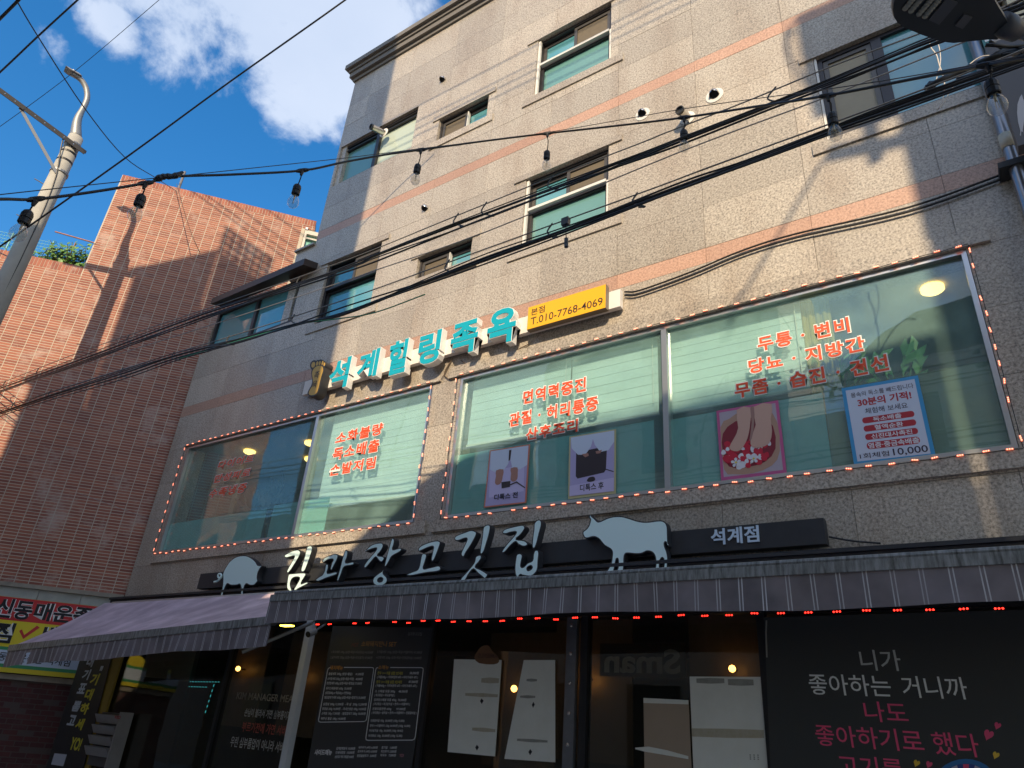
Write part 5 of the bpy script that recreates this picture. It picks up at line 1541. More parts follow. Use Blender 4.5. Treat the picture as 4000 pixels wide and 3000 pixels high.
for k in range(7):
    a0 = pi + .35 + k*.38
    q = MB(); q.poly([[W(ZS4(1740 + r_*cos(a), 1880 + r_*sin(a)), DS + .0355) for r_, a in ((200, a0), (258, a0), (258, a0 + .19), (200, a0 + .19))]], None); q.build('badge', CP if k % 2 else mat('badge pale', (.5, .5, .6), .5), sb.t)
MB().tube([W(ZS4(132, 462), DS + .036), W(ZS4(128, 560), DS + .036), W(ZS4(135, 760), DS + .036)], .006, 5).build('dangling_wire', mat('grey wire', (.3, .3, .28), .5), sb.t)
# vinyl on the left shop window
for s_, L, Rt, T, B, m_ in (('KIM MANAGER MEAT', ZS1(1910, 1080), ZS2(335, 1085), ZS1(2080, 1050), ZS1(2080, 1108), mat('dim gold print', (.30, .26, .19), .5)),
    ('손님이 불러서 가면 심부름이지만', ZS1(1975, 1210), ZS2(310, 1230), ZS1(2130, 1180), ZS1(2130, 1250), mat('pale outline print', (.45, .45, .42), .5)),
    ('부르기전에 가면 서비스', ZS1(1955, 1320), ZS2(285, 1355), ZS1(2100, 1290), ZS1(2100, 1375), mat('outlined red print', (.42, .08, .05), .5)),
    ('우린 심부름업이 아니라 서비스', ZS1(1860, 1450), ZS2(262, 1485), ZS1(2050, 1415), ZS1(2050, 1505), MATS['pale outline print'])):
    q = MB(); text_px(q, s_, L, Rt, T, B, DS - .0185 + .0005, bold=.012); q.build('lettering', m_, sf)
# banner with vertical lettering at the left corner
vb = Sheet('vertical_banner', [(319, 2555), (440, 2552), (310, 3060), (160, 3060)], DS + .05, 'tall black banner with vertical white and yellow lettering at the left corner', 'banner', mat('black banner cloth', (.02, .022, .026), .5))
VW, VY = mat('banner white print', (.50, .58, .66), .5), mat('banner yellow print', (.62, .58, .05), .5)
def vchar(ch, x, y, w_, h_, m):
    q = MB(); text_px(q, ch, ZS1(x - w_/2, y + 8), ZS1(x + w_/2, y - 8), ZS1(x, y - h_/2), ZS1(x, y + h_/2), DS + .053, bold=.04, shear=.12); q.build('lettering', m, vb.t)
for ch, x, y in (('대', 732, 795), ('기', 698, 900), ('표', 660, 1012), ('뽑', 618, 1155), ('고', 578, 1268)): vchar(ch, x, y, 66, 88, VW)
for ch, x, y in (('기', 765, 938), ('대', 720, 1060), ('하', 684, 1175), ('세', 645, 1300)): vchar(ch, x, y, 72, 96, VY)
vchar('YO!', 614, 1460, 92, 110, VY)
vchar('"', 697, 762, 22, 24, VW); vchar('"', 820, 850, 28, 40, VW)
q = MB(); wpoly(q, [ZS1(*p) for p in ((440, 1535), (540, 1545), (510, 1640), (412, 1625))], DS + .054, None, 0); q.build('printed_note', mat('banner note print', (.46, .50, .58), .5), vb.t)
# yellow door jamb and the slatted metal box beside it
jx0, jx1 = fx(*ZS1(880, 900)), fx(*ZS1(960, 900))
MB().box((jx0, -DS - .03, .0), (jx1, -DS + .0, 2.58)).build('yellow_jamb', mat('ochre painted jamb', (.30, .21, .03), .6, namt=.3, nscale=4), sf)
lv = thing('mail_box', W((430, 2900), DS + .1), 'grey steel mail box with four slanted flaps beside the vertical banner', 'mail box')
LVM = mat('light grey steel sheet', (.34, .33, .33), .45, .3, namt=.3, nscale=6)
for k, (xl_, xr2, yt, yb2) in enumerate(((800, 978, 1220, 1300), (772, 952, 1305, 1388), (742, 926, 1392, 1478), (712, 898, 1480, 1570))):
    a, b = W(ZS1(xl_, yt), DS + .16), W(ZS1(xr2, yt + 10), DS + .16); c, d = W(ZS1(xl_ - 8, yb2), DS + .22), W(ZS1(xr2 - 10, yb2 + 8), DS + .22)
    zt3, zb4 = (a.z + b.z)/2, (c.z + d.z)/2
    MB().hexa([Vector(p) for p in ((a.x, -DS - .16, zb4 + .012), (b.x, -DS - .16, zb4 + .012), (b.x, -DS - .10, zb4 + .02), (a.x, -DS - .10, zb4 + .02), (a.x, -DS - .22, zt3), (b.x, -DS - .22, zt3), (b.x, -DS - .12, zt3 + .005), (a.x, -DS - .12, zt3 + .005))]).build('flap', LVM, lv)
a = W(ZS1(985, 1230), DS + .16); b = W(ZS1(1075, 1200), DS + .1)
MB().box((a.x - .62, -DS - .10, a.z - .62), (a.x, -DS - .02, a.z + .02)).build('back_box', mat('dark steel', (.08, .08, .085), .5), lv)
MB().box((a.x + .002, -DS - .2, a.z - .66), (a.x + .03, -DS - .02, a.z + .04)).build('side_plate', LVM, lv)
q = MB(); text_px(q, 'RED', ZS1(928, 1240), ZS1(975, 1242), ZS1(950, 1232), ZS1(950, 1256), DS + .2205, bold=.02); q.build('lettering', DRED, lv)
# small security camera on the white post
sc_ = thing('security_camera', W(ZS2(440, 560), DS + .2), 'small grey bullet camera on the white post under the awning', 'camera')
c = W(ZS2(420, 575), DS + .22); e = W(ZS2(490, 545), DS + .08)
MB().tube([c, c.lerp(e, .8)], .035, 12).build('housing', mat('light grey plastic', (.33, .33, .33), .5), sc_)
MB().lathe(c, (c - e), [(.034, 0), (.028, .006), (0, .006)], 12).build('lens', BLACKHOLE, sc_)
MB().tube([c.lerp(e, .6), e + Vector((0, .06, .05)), e + Vector((.02, .10, .09))], .012, 6).build('bracket', GALV, sc_)

# ================================================================== VENTS, PIPE AND THE RIGHT EDGE
def vent_hood(p, r, plate):
    c = W(p, 0)
    t = MB()
    if plate: MB().lathe(c + EN * .002, EN, [(r * 1.75, 0), (r * 1.75, .008), (r * 1.0, .010)], 20).build('vent_plate', WHITEFR, gb)
    # rounded hood opening downwards
    q = MB()
    seg, rg = 14, 5
    for j in range(rg + 1):
        f = j / rg * pi / 2
        for i in range(seg + 1):
            a = pi * 1.15 * (i / seg) - .075 * pi
            q.v.append(c + EN * (.012 + r * 1.15 * sin(f)) + EX * (r * cos(a) * (cos(f) * .75 + .25)) + EZ * (r * sin(a) * (cos(f) * .75 + .25) + r * .1))
    for j in range(rg):
        for i in range(seg):
            k = j * (seg + 1) + i
            q.f.append((k, k + 1, k + seg + 2, k + seg + 1)); q.m.append(0)
    hd = q.build('vent_hood', STEEL, gb, smooth=True)
    MB().lathe(c + EN * (.014 + r * .3) + EZ * r * .0, EN + EZ * -.8, [(r * .82, 0), (0, .002)], 16).build('opening', BLACKHOLE, hd)
for p, r, pl in (((1731, 315), .062, False), ((1663, 818), .060, False), ((2511, 447), .058, True), ((2792, 374), .064, True)): vent_hood(p, r, pl)
def vent_pipe(base, tip, r):
    b = W(base, .0); L = .34
    best = min((k * .01 for k in range(10, 60)), key=lambda d: (W(tip, d) - (b + EN * d)).length)
    e = W(tip, best)
    MB().lathe(b + EN * .003, EN, [(r * 1.8, 0), (r * 1.8, .008), (r, .012)], 20).build('vent_plate', WHITEFR, gb)
    vp = MB().tube([b, e], r, 16, False).build('vent_pipe', STEEL, gb, smooth=True)
    MB().lathe(e, (e - b), [(r * 1.06, -.02), (r * 1.06, .01), (r * .85, .012), (r * .8, -.01), (0, -.012)], 16).build('pipe_rim', mat('dark rim', (.06, .06, .06), .4, .5), vp)
vent_pipe((2686, 462), (2655, 430), .055)
vent_pipe((1501, 520), (1450, 495), .055)
# rain pipe with collar and bracket
rp_ = thing('rain_pipe', W((3960, 640), .14), 'silver grey rain pipe with a pale collar, right end of the granite wall', 'pipe')
tops = W((3822, 170), .14); bots = W((3990, 770), .14)
xp_ = (tops.x + bots.x) / 2
PGR = mat('dull aluminium pipe', (.34, .34, .36), .3, .8, namt=.3, nscale=4)
MB().tube([(xp_, -.14, 0.0), (xp_, -.14, 12)], .052, 16).build('pipe', PGR, rp_, smooth=True)
zc1, zc2 = W(crop(3500, 350, 500/2212)(1990, 760), .14).z, W(crop(3500, 350, 500/2212)(2040, 1000), .14).z
MB().tube([(xp_, -.14, zc2), (xp_, -.14, zc1)], .058, 16).build('collar', mat('pale pipe sleeve', (.62, .57, .44), .4), rp_, smooth=True)
zb5 = W(crop(3500, 350, 500/2212)(2080, 1310), .14).z
MB().box((xp_ - .12, -.21, zb5 - .03), (xp_ + .12, -.004, zb5 + .03)).build('bracket', BLACKP, rp_)
MB().tube([(xp_ + .13, -.10, 0.0), (xp_ + .13, -.10, 12)], .022, 10).build('thin_pipe', PGR, rp_)
# cream building beyond the right edge, its teal sign and the black projecting sign
cb = thing('cream_building', (3, 0, 0), 'cream rendered building squeezed in at the right edge behind the rain pipe', 'building')
CRM = mat('cream render', (.66, .60, .42), .8, namt=.3, nscale=2)
q = MB(); q.box((1.12, -.06, 6.95), (8, 8, 8.6)); q.build('overhang', CRM, cb)
q = MB(); q.box((1.06, .05, 0), (8, 8, 6.945)); q.box((1.06, .1, 8.602), (8, 8, 13)); q.build('wall', mat('worn brown wall', (.23, .20, .16), .8, namt=.5, nscale=4), cb)
for z in (8.62, 9.3, 10.0): MB().box((1.1, -.02, z), (8, .098, z + .3)).build('light_band', WHITE, cb)
ts = thing('teal_sign', (.98, -.2, 7.6), 'teal vertical sign strip with white marks behind the rain pipe', 'sign')
z0_, z1_ = W((3915, 380), .18).z, W((3850, 165), .18).z
xa2, xb2 = W((3893, 330), .18).x, W((3917, 330), .18).x
MB().box((xa2, -.18, z0_), (xb2 + .02, -.07, z1_ + .4)).build('box', mat('teal sign face', (.03, .19, .19), .4), ts)
for k in range(6):
    zz = z0_ + .25 + k * .16
    MB().box((xa2 + .02, -.183, zz), (xa2 + .05, -.181, zz + .09)).build('mark', VWH, ts); MB().box((xa2 + .055, -.183, zz + .05), (xa2 + .075, -.181, zz + .10)).build('mark', VWH, ts)
ps_c = [crop(3500, 350, 500/2212)(*p) for p in ((2020, -160), (2290, -200), (2340, 980), (1990, 560))]
pj = thing('projecting_sign', W((3990, 450), .6), 'dark projecting sign with a pale leaf shape cut off by the right edge', 'sign')
A0 = W(ps_c[0], .62); A3 = W(ps_c[3], .62)
xs0 = A0.x
zlo, zhi = W(crop(3500, 350, 500/2212)(2150, 960), .62).z, A0.z + .5
pjm = mat('dark grey sign face', (.075, .072, .078), .45)
MB().box((W((3953, 500), .62).x, -.62, zlo), (W((3953, 500), .62).x + .7, -.50, zhi)).build('box', pjm, pj)
lf = [crop(3500, 350, 500/2212)(*p) for p in ((2175, 80), (2190, 140), (2215, 200), (2230, 420), (2205, 600), (2190, 690), (2212, 790), (2195, 730), (2165, 720), (2160, 800), (2140, 790), (2150, 730), (2145, 690), (2110, 560), (2093, 400), (2100, 250), (2140, 130))]
q = MB(); q.poly([[W(p, .6225) for p in lf]], None); q.build('leaf_shape', mat('pale grey print', (.45, .44, .46), .5), pj)
# thin cable clipped along the wall from the yellow sign to the pipe
q = MB()
for off in (0, .05):
    q.tube(spline([W(p, .03) + Vector((0, 0, -off)) for p in ((2440, 1140), (2500, 1134), (2697, 1063), (2893, 981), (3106, 914), (3549, 810), (3950, 668))], 5), .011, 6)
o = q.build('wall_cable', BLACK, None, origin=W((2893, 981), .03)); tag(o, 'pair of thin black cables sagging across the wall right of the yellow sign', 'cable')
q = MB()
q.tube(spline([W(p, .02) for p in (C3(2060, 860), C3(1900, 940), C3(1700, 1080), C3(1500, 1210), C3(1300, 1250), C3(1080, 1235), C3(950, 1190), C3(890, 1140))], 5), .007, 5)
q.tube(spline([W(p, .02) for p in (C3(740, 1110), C3(690, 1190), C3(630, 1290), C3(600, 1380), C3(640, 1440), C3(700, 1470), C3(790, 1450), C3(860, 1415))], 5), .006, 5)
q.tube(spline([W(p, .02) for p in (C3(720, 1140), C3(640, 1300), C3(590, 1400), C3(520, 1480), C3(430, 1520))], 5), .006, 5)
o = q.build('sign_wiring', mat('brown cable', (.10, .07, .045), .5), None, origin=W(C3(1080, 1235), .02)); tag(o, 'loose brown wires hanging on the wall under the turquoise letters', 'cable')

# ================================================================== UTILITY POLE AT THE LEFT
PB = Vector((-12.33, -3.22, 0))
PN = Vector((PB.x - CAMP.x, PB.y - CAMP.y, 0)).normalized()
Z1c = crop(0, 0, 1340 / 2212)
def WP(p, off=0.0): return WN(p, PB - PN * off, PN)
up_ = thing('utility_pole', PB, 'tapered concrete utility pole with a steel crossarm and a curved lamp arm', 'utility pole')
ztop = WP(Z1c(435, 860)).z
MB().tube([PB, PB + Vector((0, 0, 8.2)), PB + Vector((0, 0, ztop))], [.205, .150, .118], 20).build('shaft', CONC, up_, smooth=True)
arm = [PB + Vector((0, 0, ztop - .02))] + [WP(Z1c(*p)) for p in ((500, 775), (545, 682), (562, 630), (557, 575), (535, 530), (505, 500), (460, 472))]
MB().tube(spline(arm, 5), [.10] * 1 + [.10 - .05 * min(1, k / 8) for k in range(1, 36)], 14).build('lamp_arm', GALV, up_, smooth=True)
e = WP(Z1c(470, 474)); rx_ = PN.cross(Vector((0, 0, 1)))
MB().obox(e, rx_ * .11, PN * .09, Vector((0, 0, .012)) + rx_ * -.03).build('end_plate', GALV, up_)
MB().lathe(e + Vector((0, 0, .0)), (0, 0, 1), [(.06, 0), (.06, .05), (0, .055)], 10).build('cap', PGR, up_)
a, b = WP(Z1c(-120, 495), .16), WP(Z1c(550, 985), .16)
dv = (b - a).normalized(); nn = dv.cross(PN)
ca = MB(); ca.obox((a + b)/2, (b - a)/2, PN * .006, nn * .045); ca.obox((a + b)/2 + PN * .04 + nn * .04, (b - a)/2, PN * .04, nn * .006); crossarm = ca.build('crossarm', mat('shade darkened steel', (.04, .037, .036), .6, .2, namt=.4, nscale=10), up_)  # shade on the beam's underside is put into the dark steel colour
for k in range(9):
    c = a.lerp(b, .12 + k * .095) - PN * .007
    MB().lathe(c, -PN, [(.010, 0), (.009, .003), (0, .004)], 8).build('bolt', STEEL, crossarm)
a2, b2 = WP(Z1c(130, 695), .13), WP(Z1c(365, 1115), .13)
MB().obox((a2 + b2)/2, (b2 - a2)/2, PN * .006, (b2 - a2).normalized().cross(PN) * .026).build('brace', GALV, up_)
for y_ in (905, 1095, 965, 1020):
    z_ = WP(Z1c(400 - (y_ - 905) * .36, y_)).z
    rr_ = .150 - .032 * (z_ - 8.2) / (ztop - 8.2) + .004
    MB().tube([PB + Vector((0, 0, z_ - .02)), PB + Vector((0, 0, z_ + .02))], rr_ + (.012 if y_ in (905, 1095) else 0), 18).build('clamp_band', GALV if y_ in (905, 1095) else BLACK, up_)
for p0_, p1_ in (((258, 1182), (222, 1152)), ((318, 1228), (350, 1255)), ((262, 1340), (296, 1365)), ((140, 1408), (106, 1382)), ((168, 1590), (186, 1604)), ((5, 1640), (-18, 1622)), ((60, 1720), (85, 1740))):
    a, b = WP(Z1c(*p0_)), WP(Z1c(*p1_))
    MB().tube([PB + Vector((0, 0, a.z)), b], .009, 6).build('step_bolt', GALV, up_)
MB().tube(spline([PB - PN*.15 + Vector((0, 0, 5.0)), PB - PN*.135 + rx_*.02 + Vector((0, 0, 9.0)), WP(Z1c(405, 900), .13)], 6), .012, 6).build('ground_cable', BLACK, up_)
# ================================================================== OVERHEAD CABLES
def off(pts, k): return [(x + U(-3, 3), y + k * (.55 + .45 * sin(x * .004))) for x, y in pts]
CZ4 = crop(0, 900, 1340/2212); CZ2 = crop(1300, 0, 1340/2212); CZ3 = crop(2600, 0, 1400/2212)
def bundle(label, d, wire, cables, hooks, wr_=.006, cr=.016):
    t = thing('cable_bundle', W(wire[len(wire)//2], d), label, 'cable', 'cable bundles across the facade')
    wp = spline([W(p, d) for p in wire], 5)
    MB().tube(wp, wr_, 6).build('messenger_wire', mat('twisted steel wire', (.30, .28, .25), .4, .7), t, smooth=True)
    for i, (pts, r) in enumerate(cables):
        MB().tube(spline([W(p, d + .04 * i) for p in pts], 5), r, 7).build('cable', BLACK, t, smooth=True)
    for (a, b, s_) in hooks:
        A, B = W(a, d), W(b, d)
        m_ = (A + B) / 2 + EX * s_ * .5 * (A - B).length
        q = MB(); q.tube(spline([A + EX * -.01, A + EZ * .01, m_, B - EZ * .015, B + EX * s_ * .05], 4), .007, 5); q.build('cable_hook', mat('dark hook wire', (.06, .06, .06), .5), t)
mA = [(-300, 1605), (0, 1497), (339, 1366), (836, 1197), (1340, 1021), (1785, 842), (2160, 691), (2515, 554), (2600, 519), (2916, 396), (3246, 260), (3587, 133), (4100, -70)]
cA1 = [(-300, 1622), (0, 1517), (363, 1387), (788, 1229), (1340, 1052), (1464, 1000), (1815, 866), (2197, 721), (2640, 548), (3138, 356), (3486, 217), (3638, 154), (4100, -20)]
cA2 = [(-300, 1630), (0, 1527), (363, 1396), (788, 1243), (1340, 1066), (1560, 985), (1900, 850), (2200, 735), (2640, 560), (2916, 452), (3246, 320), (3587, 180), (4100, -5)]
cA3 = [(-300, 1637), (0, 1533), (400, 1388), (800, 1246), (1340, 1045), (1640, 925), (1905, 830), (2300, 690), (2640, 572), (3000, 430), (3300, 315), (3620, 185), (4100, 20)]
hk = lambda xs, w_, c_, s_=1: [((x, y), (x + dx, y2), s_) for x, y, dx, y2 in xs]
bundle('upper bundle of black cables hooked under a steel wire, crossing the facade', 2.3, mA, [(cA1, .011), (cA2, .009), (cA3, .008), (off(cA1, 20), .006), (off(cA1, -12), .005)],
       [((22, 1490), (40, 1512), -1), ((150, 1442), (162, 1462), -1), ((505, 1310), (515, 1335), -1), ((1170, 1085), (1192, 1110), -1), ((1790, 838), (1812, 878), -1), ((1900, 795), (1930, 838), -1), ((2160, 692), (2188, 735), -1), ((3030, 345), (3042, 395), -1), ((2690, 480), (2695, 522), -1)])
mB = [(-300, 1690), (0, 1594), (200, 1530), (685, 1379), (897, 1315), (1340, 1173), (1812, 1003), (2157, 878), (2493, 757), (2640, 703), (2790, 646), (3233, 487), (3644, 335), (3853, 253), (4150, 130)]
cB1 = [(-300, 1708), (0, 1612), (200, 1545), (485, 1457), (679, 1391), (909, 1333), (1163, 1264), (1340, 1230), (1660, 1100), (1906, 1003), (2209, 897), (2640, 733), (2980, 612), (3246, 508), (3518, 405), (4000, 234), (4150, 175)]
cB2 = [(-300, 1715), (0, 1618), (200, 1552), (485, 1468), (679, 1402), (909, 1340), (1163, 1268), (1340, 1222), (1560, 1140), (1830, 1042), (2206, 905), (2640, 745), (2980, 618), (3246, 515), (3500, 425), (4000, 250), (4150, 190)]
cB3 = [(-300, 1720), (0, 1610), (485, 1449), (780, 1363), (909, 1345), (1100, 1285), (1340, 1200), (1700, 1085), (2100, 938), (2640, 720), (2900, 632), (3246, 500), (3700, 330), (4000, 215), (4150, 150)]
bundle('lower bundle of black cables hooked under a steel wire, crossing the facade', 2.6, mB, [(cB1, .011), (cB2, .009), (cB3, .007), (off(cB2, 12), .006), (off(cB1, -14), .005)],
       [((55, 1575), (75, 1600), -1), ((200, 1525), (212, 1552), -1), ((480, 1440), (500, 1470), -1), ((680, 1378), (705, 1402), -1), ((895, 1315), (915, 1342), -1), ((1150, 1232), (1165, 1262), -1), ((1755, 1020), (1780, 1060), -1), ((2157, 878), (2180, 920), -1), ((2490, 758), (2520, 800), -1)])
# small clip box hanging from the lower wire
cbx = thing('cable_clip', W((2210, 870), 2.6), 'small dark clip box hanging from the lower cable bundle in front of a window', 'clip')
c = W((2210, 868), 2.6)
MB().box(c - Vector((.03, .02, .03)), c + Vector((.03, .02, .035))).build('box', mat('grey clip metal', (.08, .09, .10), .4, .5), cbx)
MB().tube([c, W((2212, 935), 2.6)], .004, 4).build('wire', BLACK, cbx)
MB().tube([W((2212, 932), 2.6), W((2212, 965), 2.6)], .016, 8).build('weight', MATS['grey clip metal'], cbx)
def lone(label, pts, r, m=BLACK, grp=None, name='overhead_wire'):
    q = MB(); q.tube(spline(pts, 5), r, 6)
    o = q.build(name, m, None, smooth=True, origin=pts[len(pts)//2]); tag(o, label, 'wire', grp)
lone('thin pale wire crossing below the upper cable bundle at the left', [W(p, 2.45) for p in ((-300, 1635), (0, 1530), (842, 1264), (1340, 1100), (1478, 1052), (1900, 905), (2640, 600), (3200, 390), (3700, 190), (4100, 30))], .0055, mat('pale steel wire', (.42, .38, .34), .4, .6))
lone('thin green sheathed wire hugging the lower cable bundle', [W(p, 2.64) for p in ((700, 1400), (909, 1338), (1163, 1268), (1300, 1248), (1460, 1222), (1660, 1150))], .006, mat('green wire sheath', (.03, .30, .16), .5))
lone('thick dark wire rising through the sky to the upper right of the pole', [WT(p, 12) for p in ((-150, 1060), (0, 963), (497, 612), (900, 318), (1340, 6), (1600, -190))], .013, BLACK)
lone('black wire slanting across the sky left of the lamp arm', [WT(p, 12) for p in ((-200, 462), (0, 282), (148, 142), (303, 0), (500, -180))], .012, BLACK)
lone('wire sloping down from the top left corner to the brick roof pole', [WT((40, -50), 11.5), WT((64, 0), 11.6), WT((148, 142), 11.9), WT((327, 418), 12.6), WT((485, 612), 13.6), WT((612, 697), 14.6), p0 + Vector((0, 0, .05))], .008, BLACK)
lone('hair thin wire crossing the sky behind the curved lamp arm', [WT(p, 14) for p in ((-150, 590), (0, 494), (291, 279), (621, 0), (900, -240))], .0045, BLACK)
lone('wire hanging down the sunlit brick wall from the roof pole', [RW(*WR(p, .04), .04) for p in ((690, 718), (712, 800), (745, 905), (780, 985))], .005, mat('brown wire', (.08, .05, .035), .6))
lone('dark wire cutting the very top left corner of the sky', [WT(p, 9) for p in ((-100, 170), (0, 73), (64, 9), (150, -80))], .014, BLACK)
lone('thin black wire hanging on the left end of the granite wall', [W(p, .9) for p in ((0, 1826), (300, 1925), (620, 2040))], .003, mat('thin pale wire', (.3, .3, .3), .5))
# loose white cords by the lamp head
Q3 = crop(3400, 0, 600 / 2212)
lone('pale loose cords dangling from the cables below the lamp head', [W(Q3(*p), 1.6) for p in ((840, 560), (870, 680), (950, 790), (990, 930), (1035, 1060), (1065, 1180), (1060, 1350), (1010, 1500), (955, 1585))], .0045, mat('white cord', (.55, .52, .48), .5), name='loose_cord')
lone('pale loose cord looping over the cable knot near the rain pipe', [W(Q3(*p), 1.6) for p in ((1750, 800), (1620, 810), (1500, 870), (1400, 960), (1330, 1040), (1240, 1170), (1140, 1330), (1060, 1470), (980, 1570))], .0045, MATS['white cord'], name='loose_cord')
lone('cord falling past the sky blue pane under the lamp', [W(Q3(*p), 1.55) for p in ((940, 560), (990, 680), (1010, 850), (990, 1000), (945, 1160))], .0035, MATS['white cord'], name='loose_cord')
# knot of cables at the right edge
kn = thing('cable_bundle', W((3900, 250), 2.0), 'tangled knot of black cables at the right edge beneath the lamp head', 'cable', 'cable bundles across the facade')
for pts, r in (([(980, 1055), (1350, 990), (1600, 900), (1850, 760), (2050, 700), (2260, 680)], .017), ([(800, 1270), (1100, 1110), (1380, 990), (1700, 850), (1980, 760), (2260, 700)], .02), ([(1250, 1150), (1600, 1040), (1900, 960), (2100, 880), (2260, 830)], .016), ([(1350, 1000), (1650, 930), (1900, 800), (2100, 760), (2260, 740)], .013), ([(1500, 960), (1750, 920), (2000, 890), (2150, 800), (2260, 760)], .013), ([(1660, 650), (1800, 650), (2000, 670), (2260, 650)], .013), ([(1730, 600), (1900, 700), (2050, 790), (2260, 850)], .011),
               ([(1850, 140), (1950, 100), (2100, 30), (2200, -20)], .012), ([(1880, 180), (2000, 120), (2150, 70), (2260, 10)], .012)):
    MB().tube(spline([W(Q3(*p), 2.0 + U(-.15, .15)) for p in pts], 5), r, 7).build('cable', BLACK, kn, smooth=True)
c = W(Q3(880, 1235), 2.0); q = MB(); q.tube([W(Q3(770, 1290), 2.0), W(Q3(870, 1225), 2.0), W(Q3(940, 1205), 2.0)], [.008, .03, .02], 8); q.build('splice', BLACK, kn)

# ================================================================== FESTOON LIGHTS
dist = [4.7, 5.0, 5.5, 6.2, 6.6, 5.8, 4.8, 4.1]
joins = [(140, 778), (569, 715), (1181, 666), (1645, 585), (2139, 521), (2672, 459), (3233, 373), (3858, 254)]
bulbs = [(112, 828), (555, 765), (1163, 725), (1633, 645), (2137, 592), (2671, 512), (3248, 445), (3868, 318)]
fl = thing('festoon_light', WT(joins[3], dist[3]), 'black festoon cable with clear glass bulbs strung across the lane', 'festoon light')
cab = [WT((-250, 790), 4.3), WT((0, 778), 4.55)] + [WT(joins[0], dist[0]), WT((360, 750), 4.85), WT(joins[1], dist[1]), WT((678, 690), 5.08), WT((900, 682), 5.25), WT(joins[2], dist[2]), WT((1340, 634), 5.75), WT((1500, 605), 6.0), WT(joins[3], dist[3]), WT((1900, 550), 6.45), WT(joins[4], dist[4]), WT((2420, 490), 6.2), WT(joins[5], dist[5]), WT((2960, 415), 5.3), WT(joins[6], dist[6]), WT((3630, 296), 4.4), WT(joins[7], dist[7]), WT((4200, 190), 3.7)]
MB().tube(spline(cab, 5), .0085, 7).build('cable', BLACK, fl, smooth=True)
q = MB(); q.tube(spline([WT((-250, 790), 4.32), WT((0, 760), 4.57), WT((533, 703), 5.02), WT((690, 688), 5.1), WT((1000, 655), 5.4), WT((1340, 618), 5.8), WT((1645, 580), 6.2), WT((2139, 517), 6.6), WT((2672, 425), 5.8), WT((3233, 348), 4.8), WT((3630, 285), 4.4), WT((4200, 180), 3.7)], 5), .003, 5); q.build('support_wire', BLACK, fl)
q = MB(); q.tube(spline([WT((600, 705), 5.03), WT((640, 690), 5.04), WT((680, 688), 5.05), WT((715, 672), 5.08)], 5), [.008, .014, .02, .022, .018, .02, .016, .02, .018, .016, .018, .02, .016, .013, .011, .008], 8); q.build('taped_splice', BLACK, fl)
SOCK = mat('black bulb socket', (.015, .016, .02), .5)
FILA = mat('bulb filament', (.50, .42, .25), .4, .5)
for k in range(8):
    j = WT(joins[k], dist[k]); b = WT(bulbs[k], dist[k])
    BS = 1.35
    ax = (cab[2] - cab[1]).normalized()
    q = MB()
    tdir = (WT((joins[k][0] + 40, joins[k][1] - 5), dist[k]) - j).normalized()
    q.tube([j - tdir*.045, j - tdir*.02, j + tdir*.02, j + tdir*.045], [.010, .016, .016, .010], 8)
    q.tube([j - EZ*.008, j - EZ*.045], [.017, .009], 8)
    drop = b - j
    q.tube(spline([j - EZ*.04, j + drop*.5 + EX*.008, b + EZ*.0], 4), .0045, 6)
    sk_dir = (Vector((drop.x*.4, drop.y*.4, -.2))).normalized()
    q.lathe(b, sk_dir, [(r_ * BS, h_ * BS) for r_, h_ in ((.006, -.01), (.018, 0), (.022, .012), (.022, .03), (.019, .032), (.022, .035), (.022, .055), (.019, .058))], 12)
    hol = q.build('lamp_holder', SOCK, fl, smooth=False)
    MB().lathe(b, sk_dir, [(r_ * BS, h_ * BS) for r_, h_ in ((.014, .056), (.016, .066), (.024, .080), (.030, .098), (.0305, .108), (.027, .122), (.018, .133), (.006, .138), (0, .1385))], 16).build('glass_bulb', CLEARGL, hol, smooth=True)
    q = MB()
    for s_ in (-.006, .006):
        q.tube([b + sk_dir*.08 + EX*s_*.4, b + sk_dir*.155 + EX*s_], .0016, 4)
    q.tube([b + sk_dir*.077, b + sk_dir*.115], .006, 6)
    q.build('filament', FILA, hol)

# ================================================================== LED STREET LAMP OVERHEAD
LZ = 4.55
sl = thing('street_lamp', WZ((3700, 60), LZ), 'dark led street lamp head seen from below at the top right', 'street lamp')
out_ = [Q3(*p) for p in ((350, -60), (318, 60), (310, 150), (330, 250), (380, 330), (480, 400), (600, 450), (720, 500), (850, 545), (1000, 590), (1100, 615), (1200, 625), (1440, 600), (1700, 575), (1830, 575), (1960, 500), (2000, 440), (2010, 370), (1960, 270), (1900, 170), (1850, 90), (1790, -20), (1650, -180), (1400, -320), (1000, -400), (700, -350), (480, -220))]
LHM = mat('dark grey lamp casting', (.05, .056, .06), .45, .2)
def lamp_ring(scale, z):
    c = sum(((WZ(p, LZ)) for p in out_), Vector()) / len(out_)
    return [c + (WZ(p, LZ) - c) * scale + Vector((0, 0, z)) for p in out_]
q = MB()
rings = [lamp_ring(.985, 0), lamp_ring(1.0, .012), lamp_ring(1.0, .03), lamp_ring(.93, .06), lamp_ring(.7, .085), lamp_ring(.3, .095)]
n = len(out_)
for r_ in rings: q.v += r_
for k in range(len(rings) - 1):
    for i in range(n):
        q.f.append((k*n + i, k*n + (i+1) % n, (k+1)*n + (i+1) % n, (k+1)*n + i)); q.m.append(0)
q.f.append(tuple(range(n - 1, -1, -1))); q.m.append(0)
q.f.append(tuple((len(rings)-1)*n + i for i in range(n))); q.m.append(0)
q.build('housing', LHM, sl)
def lz(p, dz=-.004): return WZ(Q3(*p), LZ) + Vector((0, 0, dz))
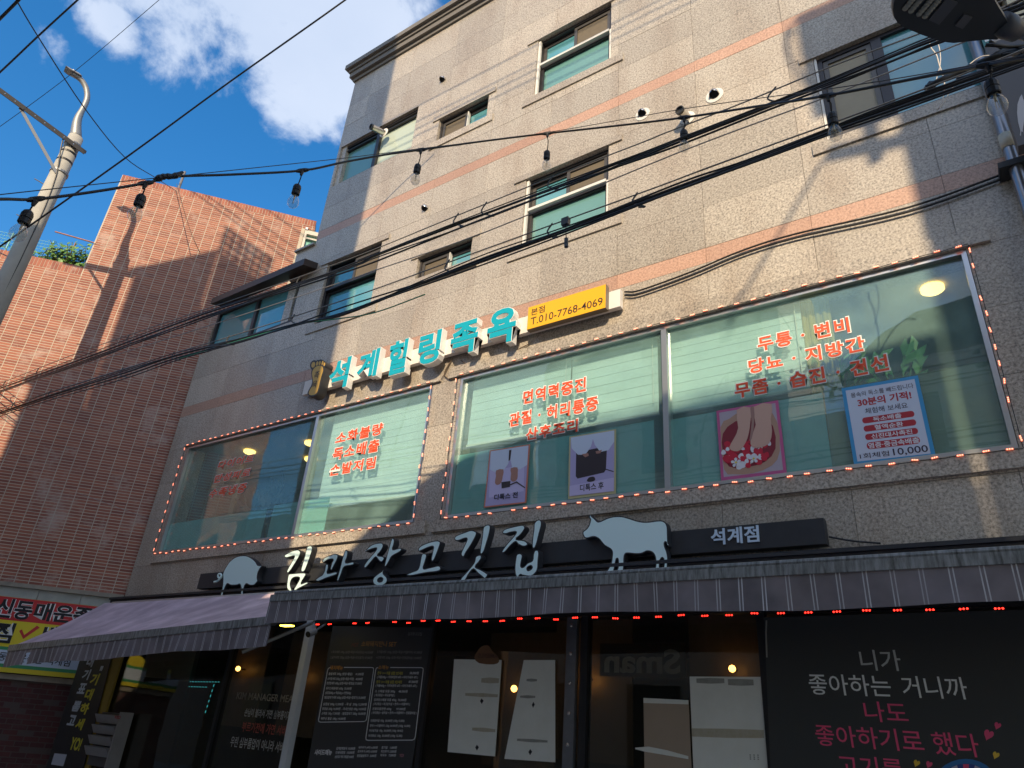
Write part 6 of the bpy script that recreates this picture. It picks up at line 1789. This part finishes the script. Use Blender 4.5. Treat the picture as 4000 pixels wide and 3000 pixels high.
def lplate(name, c, m, h=.008, par=sl):
    pts = [lz(p, -.0005) for p in c]
    q = MB(); q.hexa([p - Vector((0, 0, h)) for p in pts] + pts); return q.build(name, m, par)
lplate('driver_cover', [(835, 270), (985, 340), (1255, 25), (1090, -40)], mat('grey lamp plate', (.085, .092, .105), .45))
lplate('rating_label', [(1215, 355), (1325, 400), (1465, 235), (1350, 185)], mat('dull label', (.10, .105, .115), .5))
LENS = mat('led lens', (.30, .30, .26), .25, spec=.8)
for (o0, ex_, ey_) in (((520, 105), (95, 40), (118, -135)), ((720, 185), (95, 40), (118, -135))):
    pl = lplate('led_module', [(o0[0] - 70, o0[1] + 10), (o0[0] + 70, o0[1] + 75), (o0[0] + 360, o0[1] - 290), (o0[0] + 215, o0[1] - 340)], mat('led board', (.05, .05, .045), .5), .004)
    for i in range(2):
        for j in range(8):
            p = (o0[0] - 20 + i*85 + j*36, o0[1] + 5 + i*35 - j*43)
            MB().lathe(lz(p, -.0045), (0, 0, -1), [(.013, 0), (.011, .005), (.006, .009), (0, .010)], 10).build('lens', LENS, pl, smooth=True)
a, b = lz((1985, 440), .03), lz((2140, 520), .03); b3 = lz((2700, 700), .05)
MB().tube([a - (b - a)*.6, a, b], [.05, .055, .045], 14).build('collar', mat('dark lamp collar', (.06, .065, .08), .45), sl, smooth=True)
MB().tube([b - (b - a)*.1, b3], .030, 12).build('arm', GALV, sl, smooth=True)

# small lit flood lamp under the right end of the left awning
lp = W((1118, 2446), .95)
fd = thing('flood_lamp', lp, 'small lit yellow flood lamp under the awning above the white post', 'lamp')
MB().box(lp + Vector((-.09, -.03, .012)), lp + Vector((.09, .05, .06))).build('casing', FRB, fd)
MB().box(lp + Vector((-.08, -.022, .0)), lp + Vector((.08, .042, .0115))).build('lit_face', mat('lit yellow flood face', (1, .8, .2), .4, emit=(1, .72, .06), estr=5), fd)
MB().tube([lp + Vector((0, .02, .05)), lp + Vector((0, .3, .30))], .012, 6).build('bracket', GALV, fd)
